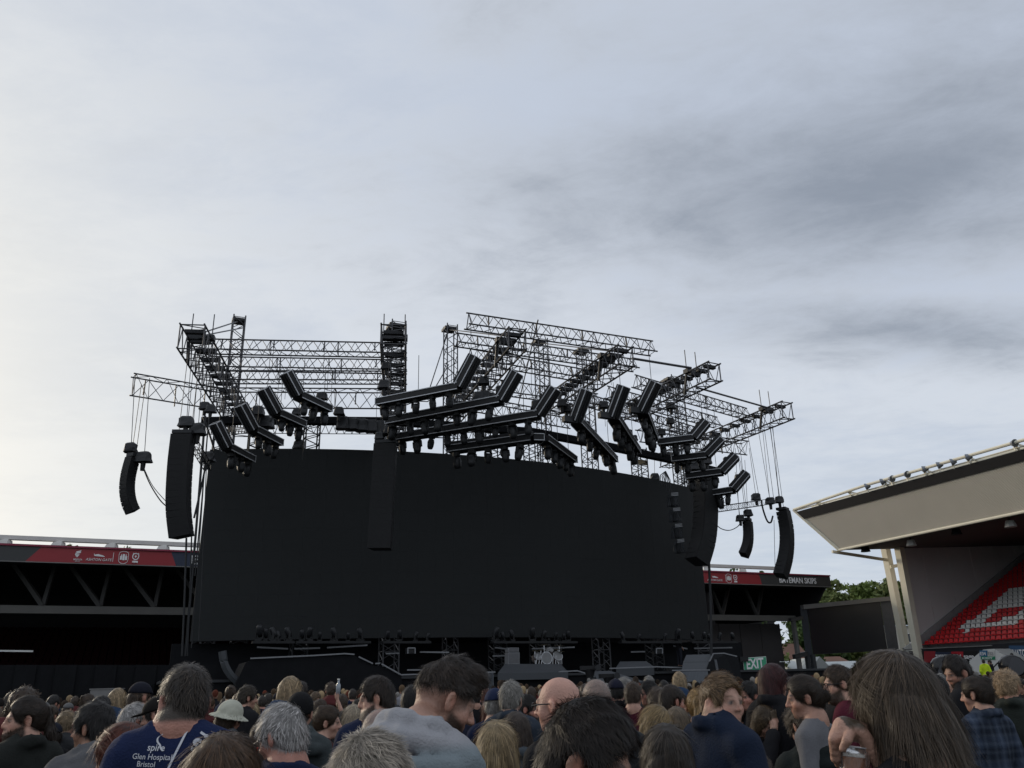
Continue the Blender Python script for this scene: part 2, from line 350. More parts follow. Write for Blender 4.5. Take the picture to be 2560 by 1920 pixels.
M().tube(TIP.lerp(hi(TE1), .5), hi(TN) + off * .55 + U * .1, .06, 6).build('middle_rail', CREAM, rs)
fixn(M().prism([lo(TE0) + U * .25, hi(TE1) + U * .25, ST(90, TE1, 17.5), ST(90, TE0, 14.8)], -NN * 52).build('roof', DSOF, rs))
M().bar(ST(58.9, TE0 + .4, 12.9), ST(66, TE0 + .6, 12.4), .2, .25).build('eaves_beam', CREAM, rs)
# far end wall and rake
WT = 58.0
for k in range(7):
    a = 66.4 + k * 3.4
    fixn(M().prism([ST(a, WT, 2), ST(a + 3.36, WT, 2), ST(a + 3.36, WT, 14.5), ST(a, WT, 14.5)], NN * (.2 + .06 * (k % 2))).build('wall_panel', PANEL, rs))
fixn(M().prism([ST(66.6, WT - .25, 3.6), ST(92, WT - .25, 16.1), ST(92, WT - .25, 17.3), ST(66.6, WT - .25, 5.0)], NN * .2).build('rake_kerb', mat('grey rake kerb', (.33, .32, .32), .7), rs))
for dt, b0, b1 in ((1.6, (2215, 1378), (2264, 1624)), (-.7, (2250, 1380), (2291, 1606))):
    a = atT(*b0, WT + dt); b = atT(*b1, WT + dt); d = (b - a).normalized()
    M().bar(a - d * .4, b + d * 4.4, .62, .62, NN).build('raking_column', CREAM, rs)
M().bar(atT(2226, 1417, WT + 1.1), atT(2256, 1412, WT + .6), .3, .3).build('column_tie', CREAM, rs)
M().bar(atT(2262, 1626, WT + 1.2), atT(2300, 1600, WT + .4), .5, .5).build('column_brace', WHITE, rs)
# terrace steps and seats
ROW, RISE, F0, ZF = .85, .42, 66.6, 4.2
m = M()
for r in range(26): m.box(ST(F0 + ROW * (r + .5), 32, ZF + RISE * r - .5), (ROW, 51.4, 1.0), Matrix.Rotation(math.pi / 2 - TH, 3, 'Z'))
m.build('terrace', mat('stand concrete', (.16, .16, .155), .9, 0, .25, .5), rs, kind='stuff')
seat = M()
seat.v = [V(p) for p in ((-.2, -.2, .40), (.2, -.2, .40), (.2, .2, .44), (-.2, .2, .44), (-.2, -.2, .34), (.2, -.2, .34), (.2, .2, .36), (-.2, .2, .36),
      (-.21, .18, .42), (.21, .18, .42), (.19, .25, .70), (-.19, .25, .70), (-.21, .23, .40), (.21, .23, .40), (.19, .29, .70), (-.19, .29, .70))]
seat.f = [(0, 1, 2, 3), (7, 6, 5, 4), (0, 4, 5, 1), (1, 5, 6, 2), (3, 7, 4, 0), (8, 9, 10, 11), (15, 14, 13, 12), (11, 10, 14, 15), (8, 11, 15, 12), (9, 13, 14, 10)]
RSEAT = mat('red stadium seat', (.62, .02, .025), .38, 0, .12, 5); WSEAT = mat('white stadium seat', (.8, .78, .74), .4, 0, .1, 5)
SR = Matrix.Rotation(math.pi / 2 - TH - math.pi / 2, 3, 'Z')
strokes = [((2408, 1570), (2525, 1482)), ((2418, 1574), (2535, 1486)), ((2520, 1482), (2562, 1476)), ((2525, 1490), (2565, 1484)), ((2478, 1516), (2562, 1504)), ((2480, 1524), (2562, 1512)), ((2410, 1572), (2516, 1558)), ((2440, 1562), (2520, 1552)), ((2518, 1556), (2562, 1526)), ((2512, 1562), (2564, 1536))]
def inwhite(x, y):
    for (ax, ay), (bx, by) in strokes:
        L2 = (bx - ax) ** 2 + (by - ay) ** 2; t = max(0, min(1, ((x - ax) * (bx - ax) + (y - ay) * (by - ay)) / L2))
        if math.hypot(x - ax - t * (bx - ax), y - ay - t * (by - ay)) < 6: return True
    return False
sm = {}
def seat_at(p, m):
    key = m.name
    if key not in sm:
        me = bpy.data.meshes.new('seat'); me.from_pydata([tuple(SR @ v) for v in seat.v], [], seat.f); me.materials.append(m); sm[key] = me
    o = bpy.data.objects.new('seat', sm[key]); COL.objects.link(o); o.parent = rs; o.location = p - rs.location; return o
cand = []
for r in range(24):
    for k in range(60):
        p = ST(F0 + ROW * (r + .45), 57.2 - .52 * k, ZF + RISE * r); x, y, d = proj(p + Z * .5)
        if x < 2575 and y < 1640: cand.append((x, p, y))
        elif x < 2900: cand.append((x, p, y))
cand.sort(key=lambda c: (0 if c[0] < 2562 else 1, c[2] < 1420))
rest = {}
for i, (x, p, y) in enumerate(cand):
    m_ = WSEAT if inwhite(x, y) else RSEAT
    if i < 300: seat_at(p, m_)
    else: rest.setdefault(m_.name, (m_, []))[1].append(p)
for m_, ps in rest.values():
    mm = M()
    for p in ps: k = len(mm.v); mm.v += [p + SR @ v for v in seat.v]; mm.f += [tuple(k + i for i in f) for f in seat.f]
    mm.build('seat_rows', m_, rs, kind='stuff')
# front wall with boards, exit hut
M().box(ST(F0 - .3, 31.5, 2.1), (.3, 51, 4.2), Matrix.Rotation(math.pi / 2 - TH, 3, 'Z')).build('front_wall', mat('board black', (.015, .016, .02), .5), rs)
SF = F0 - .5
def board(x0, x1, y0, y1, m, txt=None, col=None, name='advert_board'):
    a, b, c, d = atS(x0, y1, SF), atS(x1, y1, SF), atS(x1, y0, SF), atS(x0, y0, SF)
    o = fixn(M().prism([a, b, c, d], U * .1).build(name, m, rs))
    if txt:
        r = (b - a); put_text(txt, (d - a).length * .7, a + r * .1 + (d - a) * .22 - U * .05, r, Z, col or PRINT, rs, bold=.02, width=r.length * .8)
    return o
board(2272, 2310, 1628, 1656, BLACK, 'sage'); board(2310, 2338, 1628, 1656, RED)
board(2338, 2378, 1630, 1654, NAVYFA, 'THATCHERS'); board(2378, 2408, 1629, 1653, mat('bright red board', (.4, .02, .03), .5), 'ETM')
board(2408, 2440, 1628, 1652, BLACK, 'sage'); board(2522, 2600, 1614, 1650, mat('blue board', (.03, .08, .16), .5), 'THATCHERS')
M().tube(atS(2262, 1624, SF), atS(2480, 1614, SF), .05, 6).build('handrail', GREYST, rs)
SH = SF - 2.2
hut = thing('exit_hut', 'white angular exit hut with green exit sign below the red seats', 'hut', atS(2475, 1690, SH))
fixn(M().prism([atS(x, y, SH) for x, y in ((2415, 1700), (2424, 1652), (2458, 1624), (2484, 1622), (2524, 1646), (2530, 1700))], U * 1.9).build('shell', mat('hut white', (.66, .66, .63), .5, 0, .08, 1), hut))
def plate(x0, x1, y0, y1, m, txt=None, tcol=None, par=hut, s=SH - .06):
    a, b, c, d = atS(x0, y1, s), atS(x1, y1, s), atS(x1, y0, s), atS(x0, y0, s)
    fixn(M().prism([a, b, c, d], U * .04).build('sign_plate', m, par))
    if txt: put_text(txt, (d - a).length * .75, a + (b - a) * .12 + (d - a) * .2 - U * .02, b - a, Z, tcol or PRINT, par, bold=.015, width=(b - a).length * .76)
plate(2449, 2468, 1626, 1641, mat('sign blue', (.03, .13, .25), .5), 'E34'); plate(2469, 2486, 1626, 1641, WHITE, 'E33', mat('grey print', (.3, .3, .3), .6))
plate(2452, 2487, 1641, 1649, mat('sign green', (.02, .22, .11), .5), 'EXIT')
M().bar(atS(2480, 1672, SH - .5), atS(2502, 1650, SH - .5), .06, .08).build('handrail', STEEL, hut)
# floodlights on the walkway rail, hooded fittings under the roof
def floodlight(px, py, face, label):
    c = atS(px, py, 57.2); t = thing('roof_floodlight', label, 'floodlight', c - Z * .5, 'floodlights along the right stand roof')
    f = V((math.sin(face), math.cos(face), -.2)).normalized()
    M().rings([c - f * .3, c + f * .05, c + f * .12], [.15, .28, .3], 10).build('housing', mat('grey lamp housing', (.22, .23, .25), .4, .3), t)
    M().rings([c + f * .121, c + f * .13], [.28, .28], 10).build('glass', mat('lamp glass', (.08, .085, .09), .12, 0, .1), t)
    M().bar(c - Z * .55 + NN * .0, c - f * .12 - Z * .28, .08, .08).build('bracket', CREAM, t)
for i, (x, y, a, l) in enumerate(((2167, 1216, -1.0, 'farthest roof floodlight, lowest on the rail'), (2206, 1204, -.9, 'second floodlight from the rail tip, turned aside'), (2229, 1197, 2.9, 'dark faced round floodlight third from the rail tip'), (2267, 1186, 3.0, 'dark round floodlight just past a rail bracket, fourth from tip'), (2311, 1173, -1.0, 'pale floodlight in mid rail, fifth from the tip'), (2347, 1163, -1.0, 'pale floodlight tilted left, sixth from the tip'), (2381, 1155, -1.1, 'small pale floodlight seventh from the tip'), (2420, 1143, -.9, 'pale floodlight eighth from the tip before a gap'), (2535, 1108, 3.0, 'big dark round floodlight at the picture edge, highest on the rail'))):
    floodlight(x, y, a, l)
for i, (x, y) in enumerate(((2163, 1371), (2277, 1356), (2525, 1308), (2390, 1328))):
    c = atS(x, y, 61.0); t = thing('soffit_lamp', ('hooded lamp pair under the roof edge nearest its far tip', 'white lamp under the roof edge above the columns', 'white lamp under the roof edge at far right', 'black lamp under the roof edge in the middle')[i], 'lamp', c + Z * .4, 'lamps under the right stand roof')
    M().rings([c + Z * .2, c - Z * .3], [.3, .45], 8).build('shade', BLACK if i in (0, 3) else WHITE, t); M().bar(c + Z * .2, c + Z * .9, .1, .1).build('stem', BLACK, t)
# ------------------------------------------------------------------ corner video screen
vs = thing('corner_screen', 'switched off dark video screen hung in the gap between the two stands', 'screen', atY(2130, 1640, 84))
c4 = [atY(2018, 1522, 82), atY(2200, 1502, 85), atY(2219, 1626, 85), atY(2033, 1636, 82)]
dback = V((.35, .93, 0)).normalized() * .5
fixn(M().prism(c4, dback).build('display', mat('dark display', (.012, .013, .016), .35, 0, .2, 1), vs))
c5 = [atY(2000, 1519, 81.8), atY(2017, 1521, 81.9), atY(2032, 1637, 81.9), atY(2014, 1640, 81.8)]
fixn(M().prism(c5, dback).build('side_frame', mat('dark slate frame', (.03, .034, .042), .5), vs))
c6 = [atY(2201, 1501, 85), atY(2228, 1497, 85.4), atY(2247, 1622, 85.4), atY(2220, 1626, 85)]
fixn(M().prism(c6, dback).build('side_frame', mat('grey slate frame', (.07, .075, .085), .5), vs))
M().bar(atY(2005, 1518, 81.7), atY(2240, 1495, 85.3), .5, .4).build('top_rail', GREYST, vs)
for x in (2017, 2031):
    a = atY(x, 1636, 82); b = V((a.x, a.y, 0)); M().bar(a, b, .35, .35, U).build('post', mat('slate post', (.05, .055, .06), .6), vs)
M().bar(atY(1975, 1550, 80), atY(2005, 1544, 81.7), .3, .3).build('arm', STEEL, vs); M().bar(atY(1985, 1642, 80), atY(2016, 1634, 81.7), .3, .4).build('arm', STEEL, vs)
# ------------------------------------------------------------------ EXIT sign by the stage
ex_ = thing('exit_sign', 'green exit sign board with white border above the crowd right of the stage', 'sign', atY(1882, 1700, 48))
q = [atY(1861, 1680, 48), atY(1918, 1674, 48), atY(1915, 1641, 48), atY(1857, 1645, 48)]
fixn(M().prism(q, V((0, .05, 0))).build('board', PRINT, ex_))
cq = sum(q, V()) / 4; q2 = [cq + (p - cq) * .93 + V((0, -.01, 0)) for p in q]; q2 = [cq + V(((p - cq).x * .975, (p - cq).y, (p - cq).z * .93)) + V((0, -.015, 0)) for p in q]
fixn(M().prism(q2, V((0, .012, 0))).build('panel', mat('exit green', (.045, .32, .17), .5, 0, .08, 2), ex_))
put_text('EXIT', .72, q2[0] + (q2[1] - q2[0]) * .09 + (q2[3] - q2[0]) * .16 + V((0, -.02, 0)), q2[1] - q2[0], q2[3] - q2[0], PRINT, ex_, bold=.025, width=(q2[1] - q2[0]).length * .8)
for x in (1866, 1909): M().bar(atY(x, 1676, 48.1), V((atY(x, 1676, 48.1).x, 48.1, 0)), .06, .06, U).build('post', STEEL, ex_)
M().box(atY(1859, 1648, 47.9), (.45, .3, .25)).build('lamp_box', BLACK, ex_)
# ------------------------------------------------------------------ houses and trees beyond
ROOFT = mat('brown roof tiles', (.16, .085, .06), .85, 0, .3, 1.2, .5, 6); ROOFW = mat('pale sheet roof', (.42, .46, .47), .6, 0, .12, .5); RENDER = mat('cream render', (.5, .48, .42), .8, 0, .12, .6)
def house(px, py_eave, py_ridge, Y, wpx, label, roofm, dep=9, gable=False):
    a = atY(px, py_eave, Y); b = atY(px + wpx, py_eave, Y); zr = atY(px, py_ridge, Y).z; ze = a.z
    t = thing('house', label, 'house', (a.x, Y, 0)); x0, x1 = a.x, b.x
    M().box(((x0 + x1) / 2, Y + dep / 2, ze / 2), (x1 - x0, dep, ze)).build('wall', RENDER, t)
    if gable: fixn(M().prism([(x0 - .3, Y - .3, ze), (x1 + .3, Y - .3, ze), ((x0 + x1) / 2, Y - .3, zr)], (0, dep + .6, 0)).build('roof', roofm, t))
    else: fixn(M().prism([(x0 - .4, Y - .4, ze), (x0 - .4, Y + dep / 2, zr), (x0 - .4, Y + dep + .4, ze)], (x1 - x0 + .8, 0, 0)).build('roof', roofm, t))
    nw = max(1, int((x1 - x0) / 3.2))
    for k in range(nw):
        x = x0 + (k + .5) * (x1 - x0) / nw; w_ = M().box((x, Y - .02, ze - 1.6), (1.3, .12, 1.3)).build('window', WHITE, t)
        M().box((x, Y - .1, ze - 1.6), (1.05, .05, 1.05)).build('pane', mat('window glass', (.03, .035, .04), .1), w_, org=t.location)
    return t
house(1950, 1654, 1606, 112, 72, 'brown tiled house roof seen left of the corner screen', ROOFT)
house(2050, 1661, 1640, 118, 75, 'low house with dark tiled roof under the corner screen', ROOFT)
house(1985, 1672, 1650, 104, 60, 'pale shed roof low between the screen posts', ROOFW)
house(2030, 1676, 1642, 100, 44, 'white gabled roof behind the corner screen legs', ROOFW, 10, True)
house(2075, 1674, 1652, 104, 95, 'long pale sheet roof right of the white gable', ROOFW)
house(2232, 1566, 1558, 122, 60, 'cream house glimpsed between the raking columns', ROOFW)
# trees
BARK = mat('bark', (.06, .045, .03), .9); 
def leafmat(name, c): return mat(name, c, .6, 0, .45, .35, 0, 40, .25)
LEAFS = [leafmat('leaf green', (.15, .2, .055)), leafmat('leaf olive', (.125, .155, .05)), leafmat('leaf dark', (.07, .115, .035))]
rng = np.random.default_rng(3)
def tree(px, ptop, Y, wpx, label, lm, base=None, n=9000, leaf=.42):
    top = atY(px, ptop, Y); wd = wpx / FPX * Y / 2 * 1.35; H = top.z; cz = H * .62
    t = thing('tree', label, 'tree', (top.x, Y, 0), 'trees beyond the stands')
    tr = M().rings([(top.x, Y, 0), (top.x + .2, Y, H * .3), (top.x, Y, H * .75)], [wd * .13, wd * .09, wd * .03], 7)
    for k in range(7):
        a = k * 2.4; tr.rings([(top.x, Y, H * (.28 + .05 * k)), (top.x + math.cos(a) * wd * .35, Y + math.sin(a) * wd * .35, H * (.42 + .05 * k)), (top.x + math.cos(a) * wd * .7, Y + math.sin(a) * wd * .7, H * (.5 + .05 * k))], [wd * .05, wd * .03, wd * .01], 5)
    tr.build('trunk', BARK, t)
    # leaf clumps spread through lobes of the crown
    lob = []
    for k in range(60):
        a = rng.uniform(0, 6.28); rr = math.sqrt(rng.uniform(0, 1)) * wd * .72; zz_ = rng.uniform(.22, .9)
        lim = max(0, 1 - abs((zz_ - .5) / .5) ** 3); lob.append((top.x + math.cos(a) * rr * lim, Y + math.sin(a) * rr * lim, H * zz_, wd * rng.uniform(.24, .42)))
    lob.append((top.x, Y, H - wd * .28, wd * .28))
    lob = np.array(lob); idx = rng.integers(0, len(lob), n); d = rng.normal(size=(n, 3)); d /= np.linalg.norm(d, axis=1)[:, None]
    rad_ = rng.uniform(.55, 1.08, n) ** .5; c = lob[idx, :3] + d * (lob[idx, 3] * rad_)[:, None] * [1, 1, .85]
    u = rng.normal(size=(n, 3)); u /= np.linalg.norm(u, axis=1)[:, None]; v = np.cross(u, rng.normal(size=(n, 3))); v /= np.linalg.norm(v, axis=1)[:, None]
    s = (leaf * rng.uniform(.6, 1.4, n))[:, None]
    P = np.stack([c - u * s, c - v * s * .6, c + u * s, c + v * s * .6], 1).reshape(-1, 3) - np.array(t.location)
    me = bpy.data.meshes.new('crown'); me.from_pydata(P.tolist(), [], np.arange(4 * n).reshape(-1, 4).tolist()); me.materials.append(lm)
    o = bpy.data.objects.new('crown', me); COL.objects.link(o); o.parent = t
    return t
tree(2082, 1448, 140, 90, 'tall green tree just right of the end stand roof tip', LEAFS[1])
tree(2150, 1455, 150, 130, 'broad bright green tree above the corner screen', LEAFS[0], n=12000)
tree(2228, 1448, 146, 120, 'green tree crown behind the raking columns', LEAFS[1], n=11000)
tree(2030, 1500, 132, 110, 'dark green tree left of the corner screen below the roof tip', LEAFS[2], n=11000)
tree(2010, 1560, 118, 70, 'low dark shrubby tree by the brown tiled roof', LEAFS[2], n=6000)
tree(2190, 1500, 160, 130, 'dark tree filling in behind the corner screen', LEAFS[2], n=10000)
tree(2270, 1470, 152, 100, 'rounded tree crown at the right column', LEAFS[0], n=9000)
tree(2170, 1650, 98, 60, 'low green bush under the corner screen edge', LEAFS[0], n=1500)
for i, (x, y, wp) in enumerate(((180, 1352, 46), (262, 1362, 26), (318, 1360, 36), (352, 1366, 20), (482, 1369, 26), (1838, 1412, 60), (1900, 1420, 40))):
    tree(x, y + 6, 92 + i * 2, wp * 2.2, ('leafy tree top over the stand roof above the left red panel', 'small tree top over the roof left of the castle crest', 'tree top over the roof by the crest and bear emblems', 'tiny tree top over the roof right of the bear emblem', 'small tree top over the roof beside the navy panel', 'leafy tree top behind the right part of the roof rail', 'small tree top behind the end of the roof rail')[i], LEAFS[i % 3], n=1800, leaf=.3)
# ================================================================== STAGE
RU = Matrix.Rotation(math.pi / 2 - TH, 3, 'Z')
# ---- giant curved screen
SCR = thing('stage_screen', 'giant dark curved video wall filling the back of the stage', 'screen', ST(18, 41, 0))
a_, b_, c_ = (2.75, 43.0), (18.0, 39.75), (32.1, 42.7)
D_ = 2 * (a_[0] * (b_[1] - c_[1]) + b_[0] * (c_[1] - a_[1]) + c_[0] * (a_[1] - b_[1]))
ox = ((a_[0] ** 2 + a_[1] ** 2) * (b_[1] - c_[1]) + (b_[0] ** 2 + b_[1] ** 2) * (c_[1] - a_[1]) + (c_[0] ** 2 + c_[1] ** 2) * (a_[1] - b_[1])) / D_
oy = ((a_[0] ** 2 + a_[1] ** 2) * (c_[0] - b_[0]) + (b_[0] ** 2 + b_[1] ** 2) * (a_[0] - c_[0]) + (c_[0] ** 2 + c_[1] ** 2) * (b_[0] - a_[0])) / D_
Rr = math.hypot(a_[0] - ox, a_[1] - oy)
def arc(s, dt=0): return oy - math.sqrt(Rr ** 2 - (s - ox) ** 2) + dt
LEDW = mat('dark LED wall', (.0205, .0222, .0226), .7, 0, .35, .10, spec=.2)
# columns of LED panels, each a facet of the curve with a hair-line joint
nC, nR = 32, 9; zS0, zS1 = 4.12, 13.4; edges = np.linspace(2.75, 32.1, nC + 1)
for i in range(nC):
    sa, sb = edges[i] + .0012, edges[i + 1] - .0012
    m = M(); zs = np.linspace(zS0, zS1, nR + 1)
    for r in range(nR):
        z0, z1 = zs[r] + .0012, zs[r + 1] - .0012; dd = 0.0
        m.prism([ST(sa, arc(sa, dd), z0), ST(sb, arc(sb, dd), z0), ST(sb, arc(sb, dd), z1), ST(sa, arc(sa, dd), z1)], NN * .12)
    fixn(m.build('panel_column', LEDW, SCR, kind='stuff'))
m = M(); ss = np.linspace(2.9, 31.95, 33)
for i in range(32): m.prism([ST(ss[i], arc(ss[i], .16), zS0), ST(ss[i + 1], arc(ss[i + 1], .16), zS0), ST(ss[i + 1], arc(ss[i + 1], .16), zS1 - .06), ST(ss[i], arc(ss[i], .16), zS1 - .06)], NN * .25)
fixn(m.build('back_frame', BLACK, SCR))
# ---- trusses
def frame_axes(a, b, up=Z):
    d = (b - a).normalized(); e1 = d.cross(up)
    e1 = e1.normalized() if e1.length > 1e-3 else U.copy()
    return d, e1, e1.cross(d).normalized()
def truss(name, label, A, B, wd, h, tri=None, bay=None, rc=.03, rl=.017, m=ALU, grp='stage roof trusses', cat='truss', up=Z, plates=0):
    A, B = V(A), V(B); t = thing(name, label, cat, A, grp); d, e1, e2 = frame_axes(A, B, up); Ln = (B - A).length
    bay = bay or h * 1.0; n = max(2, int(round(Ln / bay)))
    if tri == 'up': sec = [(0, 0), (-wd / 2, -h), (wd / 2, -h)]        # one chord on top
    elif tri == 'down': sec = [(-wd / 2, 0), (wd / 2, 0), (0, -h)]     # one chord below
    else: sec = [(-wd / 2, 0), (wd / 2, 0), (wd / 2, -h), (-wd / 2, -h)]
    P = lambda q, f: A + d * (Ln * f) + e1 * q[0] + e2 * q[1]
    for q in sec: M().tube(P(q, 0) - d * .12, P(q, 1) + d * .12, rc, 6).build('chord', m, t)
    lc = M(); k = len(sec)
    for i in range(n):
        f0, f1, fm = i / n, (i + 1) / n, (i + .5) / n
        for j in range(k):
            p, q = sec[j], sec[(j + 1) % k]
            lc.tube(P(p, f0), P(q, fm), rl, 4); lc.tube(P(q, fm), P(p, f1), rl, 4)
        if i % 4 == 0:
            for j in range(k): lc.tube(P(sec[j], f0), P(sec[(j + 1) % k], f0), rl, 4)
    for j in range(k): lc.tube(P(sec[j], 1), P(sec[(j + 1) % k], 1), rl, 4); lc.tube(P(sec[j], 0), P(sec[(j + 1) % k], 0), rl * 1.3, 4)
    lc.build('lacing', m, t, kind='stuff')
    if tri:
        for i in range(max(3, int(Ln / 2.2))):
            f = (i + .4) / max(3, int(Ln / 2.2)); p_ = P(sec[0], f); M().bar(p_ + e2 * .02, p_ - e2 * h * random.uniform(.6, 1.1) + d * random.uniform(-.06, .06), .07, .05, d).build('strap', STEEL, t)
            if random.random() < .6: M().tube(p_ - e2 * h * .5, p_ - Z * (h + random.uniform(.8, 2.6)), .011, 4).build('chain', STEEL, t)
    for i in range(plates):
        f = (i + .5) / plates; M().bar(P((-wd * .42, -.1), f), P((wd * .42, -.1), f), .16, .22, d).build('clamp_plate', STEEL, t)
    return t
ZB = 16.5
# cantilever beams: near end, far end in the picture, level at ZB
for nm, n0, n1, wd, h, lab in (
    ('A', (482, 812), (612, 1045), 1.0, 1.1, 'steep dark roof beam coming forward at the far left of the rig'),
    ('C', (984, 812), (992, 1075), 1.05, .9, 'roof beam seen end on above the middle speaker stack'),
    ('E', (1292, 822), (1126, 1022), .8, .95, 'slanting roof beam left of the middle of the stage roof'),
    ('F', (1562, 866), (1380, 992), .8, .95, 'slanting roof beam under the highest long truss at its right end'),
    ('G', (1783, 908), (1575, 1012), .75, .9, 'slanting roof beam with short upright rods, second from right'),
    ('H', (1965, 1006), (1660, 1135), .75, .95, 'slanting roof beam reaching farthest right over the speakers')):
    A, B = atz(*n0, ZB), atz(*n1, ZB); truss('roof_beam', lab, A, B, wd, h, None, .8, .042, .024, ALU, 'cantilever roof beams', 'beam', plates=12)
    d, e1, e2 = frame_axes(A, B)
    cp = A + d * 1.6; t = thing('beam_clamp', 'dark winch block near the front end of ' + {'A': 'the far left roof beam', 'C': 'the end-on middle roof beam', 'E': 'the roof beam left of the middle', 'F': 'the roof beam under the highest truss', 'G': 'the roof beam with upright rods', 'H': 'the rightmost roof beam'}[nm], 'winch', cp, 'winch blocks on the roof beams')
    M().box(cp + e2 * .08, (wd * 1.15, .34, .22), Matrix((e1, d, e2)).transposed()).build('block', STEEL, t)
    M().bar(cp - e1 * wd * .5 - e2 * .1, cp - e1 * wd * .5 - e2 * 1.1 + d * .3, .1, .1).build('hanger', STEEL, t)
    if nm in 'ACGH':
        for k in (-.45, .45): M().tube(cp + e1 * wd * k, cp + e1 * wd * k + Z * 1.25, .025, 5).build('upright_rod', ALU, t)
# cross trusses
LT = [((505, 847), (1012, 858), 17.1, .62, .62, 'up', 'topmost left cross truss between the left beam and the middle beam'),
      ((530, 891), (1012, 900), 17.0, .6, .62, 'up', 'second left cross truss from the top'),
      ((556, 926), (1012, 928), 16.6, .6, .58, 'up', 'third left cross truss, just above a long gap'),
      ((590, 975), (962, 977), 16.0, .62, .95, 'down', 'deep lower left cross truss with hung lamps'),
      ((1172, 783), (1627, 852), 17.4, .62, .66, 'up', 'highest long cross truss over the middle of the stage'),
      ((1146, 833), (1584, 898), 17.2, .6, .56, 'up', 'long cross truss just under the highest one'),
      ((1176, 872), (1486, 928), 17.0, .6, .6, 'up', 'third cross truss down in the middle of the roof'),
      ((1216, 945), (1490, 984), 16.4, .6, .7, 'up', 'fourth cross truss down behind the light pods'),
      ((1150, 990), (1420, 1040), 15.6, .6, .7, 'down', 'low cross truss behind the second light pod'),
      ((1591, 938), (1864, 1020), 17.2, .6, .62, 'up', 'long right cross truss reaching towards the outer beam'),
      ((1522, 966), (1790, 1042), 17.0, .6, .62, 'up', 'second right cross truss below the long one'),
      ((1480, 988), (1740, 1068), 16.6, .6, .62, 'up', 'third right cross truss behind the right light pods'),
      ((1600, 1072), (1860, 1106), 15.4, .62, .78, 'down', 'lowest right cross truss ending in open sky'),
      ((337, 939), (560, 978), 16.6, .62, 1.05, 'down', 'outrigger truss sticking out left from the roof')]
for a, b, z, wd, h, tr, lab in LT: truss('cross_truss', lab, atz(*a, z), atz(*b, z), wd, h, tr, h * 1.2, .036, .018)
m_ = M()
# masts rising behind the screen from the ground
def mast(px, ptop, t, wd, lab, m=ALU, top_w=None):
    p = atT(px, ptop, t); b = V((p.x, p.y, 0)); r = truss('roof_mast', lab, b, p, wd, wd, None, .9, .04, .022, m, 'masts of the stage roof', 'mast', up=NN)
    M().box(p, (wd * 1.1, wd * 1.1, .16), RU).build('head_block', STEEL, r); return p
mp = [mast(596, 803, 44.6, .62, 'tall mast at the left rising above the roof trusses'), mast(1122, 824, 42.0, .62, 'pale lattice mast left of the slanting middle beams'),
      mast(1346, 857, 41.6, .62, 'lattice mast standing in the middle of the roof'), mast(1452, 880, 41.8, .7, 'lattice mast right of the middle, behind the cross trusses'),
      mast(1674, 952, 44.0, .85, 'thick lattice mast on the right behind the light pods'), mast(988, 818, 42.4, .8, 'mast directly above the middle speaker stack')]
for x, yt, t, lab in ((778, 1060, 43.4, 'ladder-like tower stub over the screen left of centre'), (1228, 1060, 41.6, 'short tower above the screen right of the middle speakers'), (1322, 1085, 41.4, 'tower stub over the screen below the middle pod'), (1588, 1130, 42.6, 'tower with plywood faces over the screen right part'), (1700, 1145, 44.6, 'tower with plywood faces beside the right speaker stack'), (555, 1060, 45.2, 'tower stub above the screen left corner'), (640, 1075, 44.8, 'narrow tower stub left of the hooded lamp')):
    p = atT(x, yt, t); wd = .72; b = V((p.x, p.y, 0)); r = truss('screen_tower', lab, b, p, wd, wd, None, .55, .04, .024, STEEL, 'towers holding the screen', 'tower', up=NN)
    if 'plywood' in lab:
        for k in range(2): M().box(p - Z * (.2 + .62 * k) - NN * (wd * .75 + .05), (wd * 1.1, .05, .32), RU).build('plywood_face', PLY, r)
# tie rods between masts and beams
def rod(a, b, lab, r=.035, m=ALU):
    o = M().tube(a, b, r, 6).build('tie_rod', m, None, org=a); tag(o, lab, 'rod', 'tie rods of the roof'); return o
rod(mp[0], atz(500, 834, ZB), 'upper tie rod from the left mast head to the left beam'); rod(mp[0] + Z * -.35 + U * .3, atz(512, 838, ZB), 'lower tie rod from the left mast head to the left beam')
rod(mp[1], atz(1262, 840, ZB), 'tie rod from the pale left mast to the slanting beam'); rod(mp[2], atz(1528, 878, ZB), 'tie rod from the middle mast to the beam under the highest truss')
rod(atz(1580, 896, ZB), atz(1728, 920, ZB), 'long tie rod running right to the beam with upright rods', .06); rod(atz(1743, 969, 15.6), atz(1915, 1018, ZB), 'long bare tie rod sloping down to the outermost beam', .05)
rod(mp[1], atT(1068, 990, 41.6), 'stay rod sloping left from the pale mast', .03); rod(mp[1] - Z * 2.2, atT(1070, 1000, 41.6), 'lower stay rod left of the pale mast', .03)
rod(atz(1345, 800, 17), atT(1296, 1010, 40), 'slanting stay beside the middle mast', .03)
# header beam above the screen, wrapped in black
hp = [atT(x, y, t) for x, y, t in ((505, 1054, 42.4), (640, 1051, 41.6), (985, 1054, 39.6), (1330, 1080, 38.8), (1500, 1112, 38.9), (1690, 1152, 40.2), (1800, 1180, 41.2))]
hb = thing('header_beam', 'black wrapped header beam running above the whole screen', 'beam', hp[0])
for i in range(6): M().bar(hp[i], hp[i + 1] + (hp[i + 1] - hp[i]) * .01, .4, .36).build('beam_section', CLOTH, hb)
hl = M()
for i in range(3):
    n_ = 18
    for k in range(n_):
        p, q = hp[i].lerp(hp[i + 1], k / n_), hp[i].lerp(hp[i + 1], (k + 1) / n_); hl.tube(p - Z * .2, p.lerp(q, .5) - Z * .68, .016, 4); hl.tube(p.lerp(q, .5) - Z * .68, q - Z * .2, .016, 4)
    hl.tube(hp[i] - Z * .68, hp[i + 1] - Z * .68, .022, 5)
